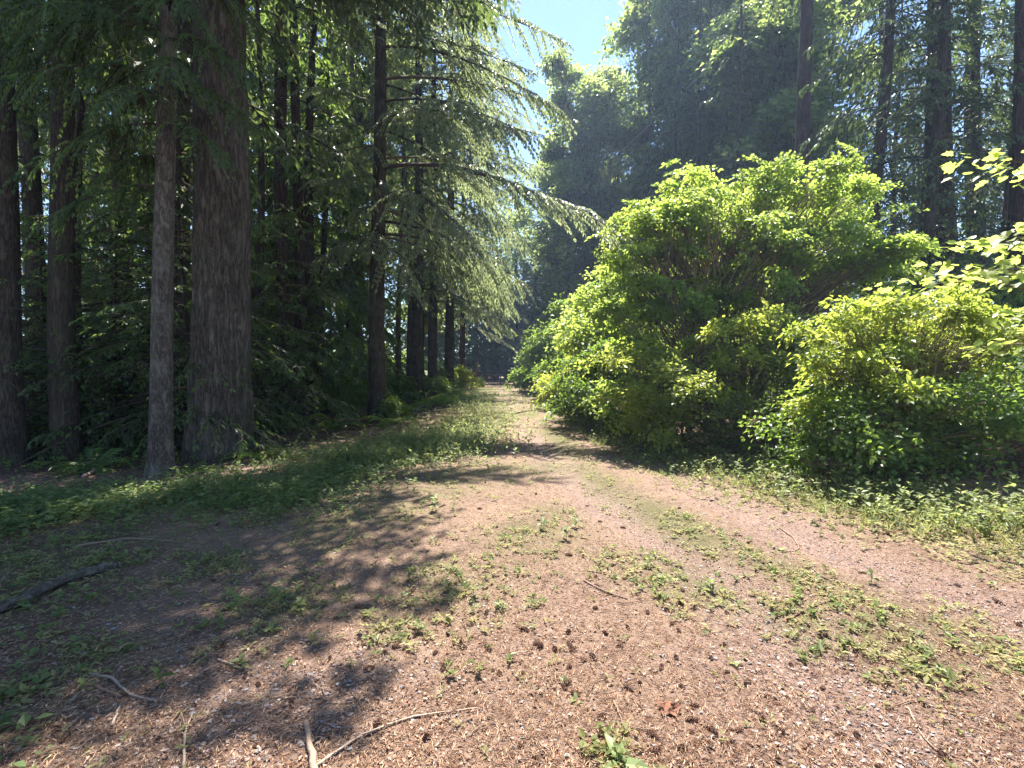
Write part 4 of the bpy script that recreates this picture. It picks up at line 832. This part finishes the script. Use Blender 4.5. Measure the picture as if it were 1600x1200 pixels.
stick('thin straight twig across the lower left needles', [(300, 1130), (390, 1100), (470, 1083), (520, 1082)], .0035, .002)
stick('upright-looking forked twig at the lower left edge of the shade', [(287, 1200), (290, 1140), (300, 1120)], .007, .004, forks=[[(290, 1140), (283, 1120)]])
stick('pale straight twig at bottom right of centre', [(960, 1095), (975, 1135), (992, 1182)], .005, .003)
stick('crooked stick lying in the middle of the drive', [(912, 908), (940, 922), (980, 936)], .007, .004)
stick('forked stick on the right half of the drive', [(1230, 958), (1270, 945), (1325, 932)], .007, .004, forks=[[(1262, 946), (1280, 955)]])
stick('curled pale twig on the right wheel track', [(1215, 815), (1240, 830), (1250, 848), (1238, 858), (1215, 856)], .006, .004)
stick('long thin twig near the bottom right corner', [(1420, 1100), (1440, 1140), (1490, 1190), (1520, 1230)], .004, .002)
stick('short twig lying right of the bright sprout', [(1400, 1095), (1425, 1090), (1450, 1095)], .004, .003)
stick('short brown stick at right of the drive', [(1465, 990), (1490, 986), (1520, 985)], .005, .003)
stick('dark twig beside the weeds at the right of the drive', [(1260, 880), (1290, 905), (1350, 915)], .006, .004)
stick('thin stick across the left shadow edge', [(340, 1035), (390, 1052)], .005, .003)
stick('bent twig in the dark lower-left shade', [(140, 1060), (175, 1065), (200, 1090), (245, 1100)], .009, .005)
stick('short broken branch in the dark lower-left shade', [(148, 1080), (190, 1095)], .009, .007)
stick('small stick at the edge of the lower-left shade', [(175, 1140), (188, 1108)], .007, .004)
stick('mossy rotten log lying in the left shade', [(-10, 962), (40, 945), (70, 925), (120, 905), (185, 888)], .04, .035, 'fallen_log', (), 'rotten', 0, 10, 'log')
stick('long dead branch on the forest floor below the huge fir', [(250, 765), (330, 735), (400, 712), (450, 690)], .03, .012, 'fallen_branch', (), 'twig')
stick('pale dead branch under the leftmost trees', [(112, 742), (150, 727), (185, 712)], .03, .02, 'fallen_branch')
stick('short pale chunk of wood under the leftmost trees', [(130, 748), (150, 738)], .03, .03, 'fallen_branch')
stick('thin shadowed branch crossing the far drive', [(800, 646), (850, 640)], .03, .012, 'fallen_branch', (), 'twig')
stick('long twig at the edge of the clover at left', [(110, 860), (200, 842), (280, 846)], .01, .005)
reseed('twigs')
for i in range(90):                                     # small twigs lying about
    x, y = scatter(1, 1.5, 7, 1.4, 1.0); x, y = float(x[0]), float(y[0]); a = R.random()*6.28; L = .06+.2*R.random(); n = 6; t = np.linspace(-.5, .5, n)
    b = MB(); P = np.stack([t*L, .12*L*np.sin(t*5+a), 0*t+.003], -1); b.tube(P, np.linspace(.0025, .0012, n)*(1+.5*R.random()), 4)
    o = b.build('thin_twig', M['stick'], None, True); o.location = (x, y, float(hgt(x, y))+.008); o.rotation_euler.z = a
    tag(o, 'thin dry twig lying among needles %s' % ('in the left foreground' if x < -.3 and y < 3.5 else 'at the left, farther up' if x < -.3 else 'in the right foreground' if y < 3.5 else 'by the wheel tracks'), 'twig', 'thin twigs scattered on the drive')
def dead_leaf(px, py, s, label):
    p = G(px, py); b = MB(); u = np.linspace(-1, 1, 7); U, V = np.meshgrid(u, u, indexing='ij'); rr = np.maximum(np.abs(U), np.abs(V)); an = np.arctan2(V, U)
    r = rr*(.75+.25*np.cos(5*an)); X, Y = r*np.cos(an), r*np.sin(an); Z = .35*X*X+.25*np.sin(4*Y)*.5+.12*R.normal(size=X.shape)*.6+.2
    i = np.arange(6)[:, None]*7+np.arange(6); b.add(np.stack([X, Y, Z], -1).reshape(-1, 3)*s, np.stack([i, i+1, i+8, i+7], -1).reshape(-1, 4)); o = b.build('dead_leaf', M['deadleaf'], None); o.location = p; tag(o, label, 'leaf')
dead_leaf(1045, 1108, .06, 'curled brown dead leaf on the foreground gravel'); dead_leaf(1395, 835, .07, 'brown dead leaf on the yellow weeds at right')
stick('arched reddish cane at the foot of the right-hand brambles', [(1530, 780), (1550, 775), (1565, 795)], .008, .006, 'bramble_cane', (), 'stick', .15, 6, 'cane')

for o in bpy.data.objects:
    if o.parent is not None and o.type == 'MESH' and o.name.split('.')[0] in ('limbs', 'crown', 'stems', 'branches'): o['kind'] = 'stuff'
# ------------------------------------------------------------------ thin volume added to stand in for lens veiling glare
def veil_haze(density):
    b = MB(); b.box((0, 185, 24), (2200, 480, 52)); m, n, l, p = newmat('veil_haze_air'); n.remove(p)
    v = n.new('ShaderNodeVolumePrincipled'); v.inputs['Color'].default_value = (.5, .66, 1, 1); v.inputs['Density'].default_value = density; v.inputs['Anisotropy'].default_value = .35
    l.new(v.outputs[0], n['Material Output'].inputs['Volume']); tag(b.build('veil_haze', m), 'thin bluish volume added to the air in place of lens veil', 'veil_haze', kind='stuff')
veil_haze(.0009)
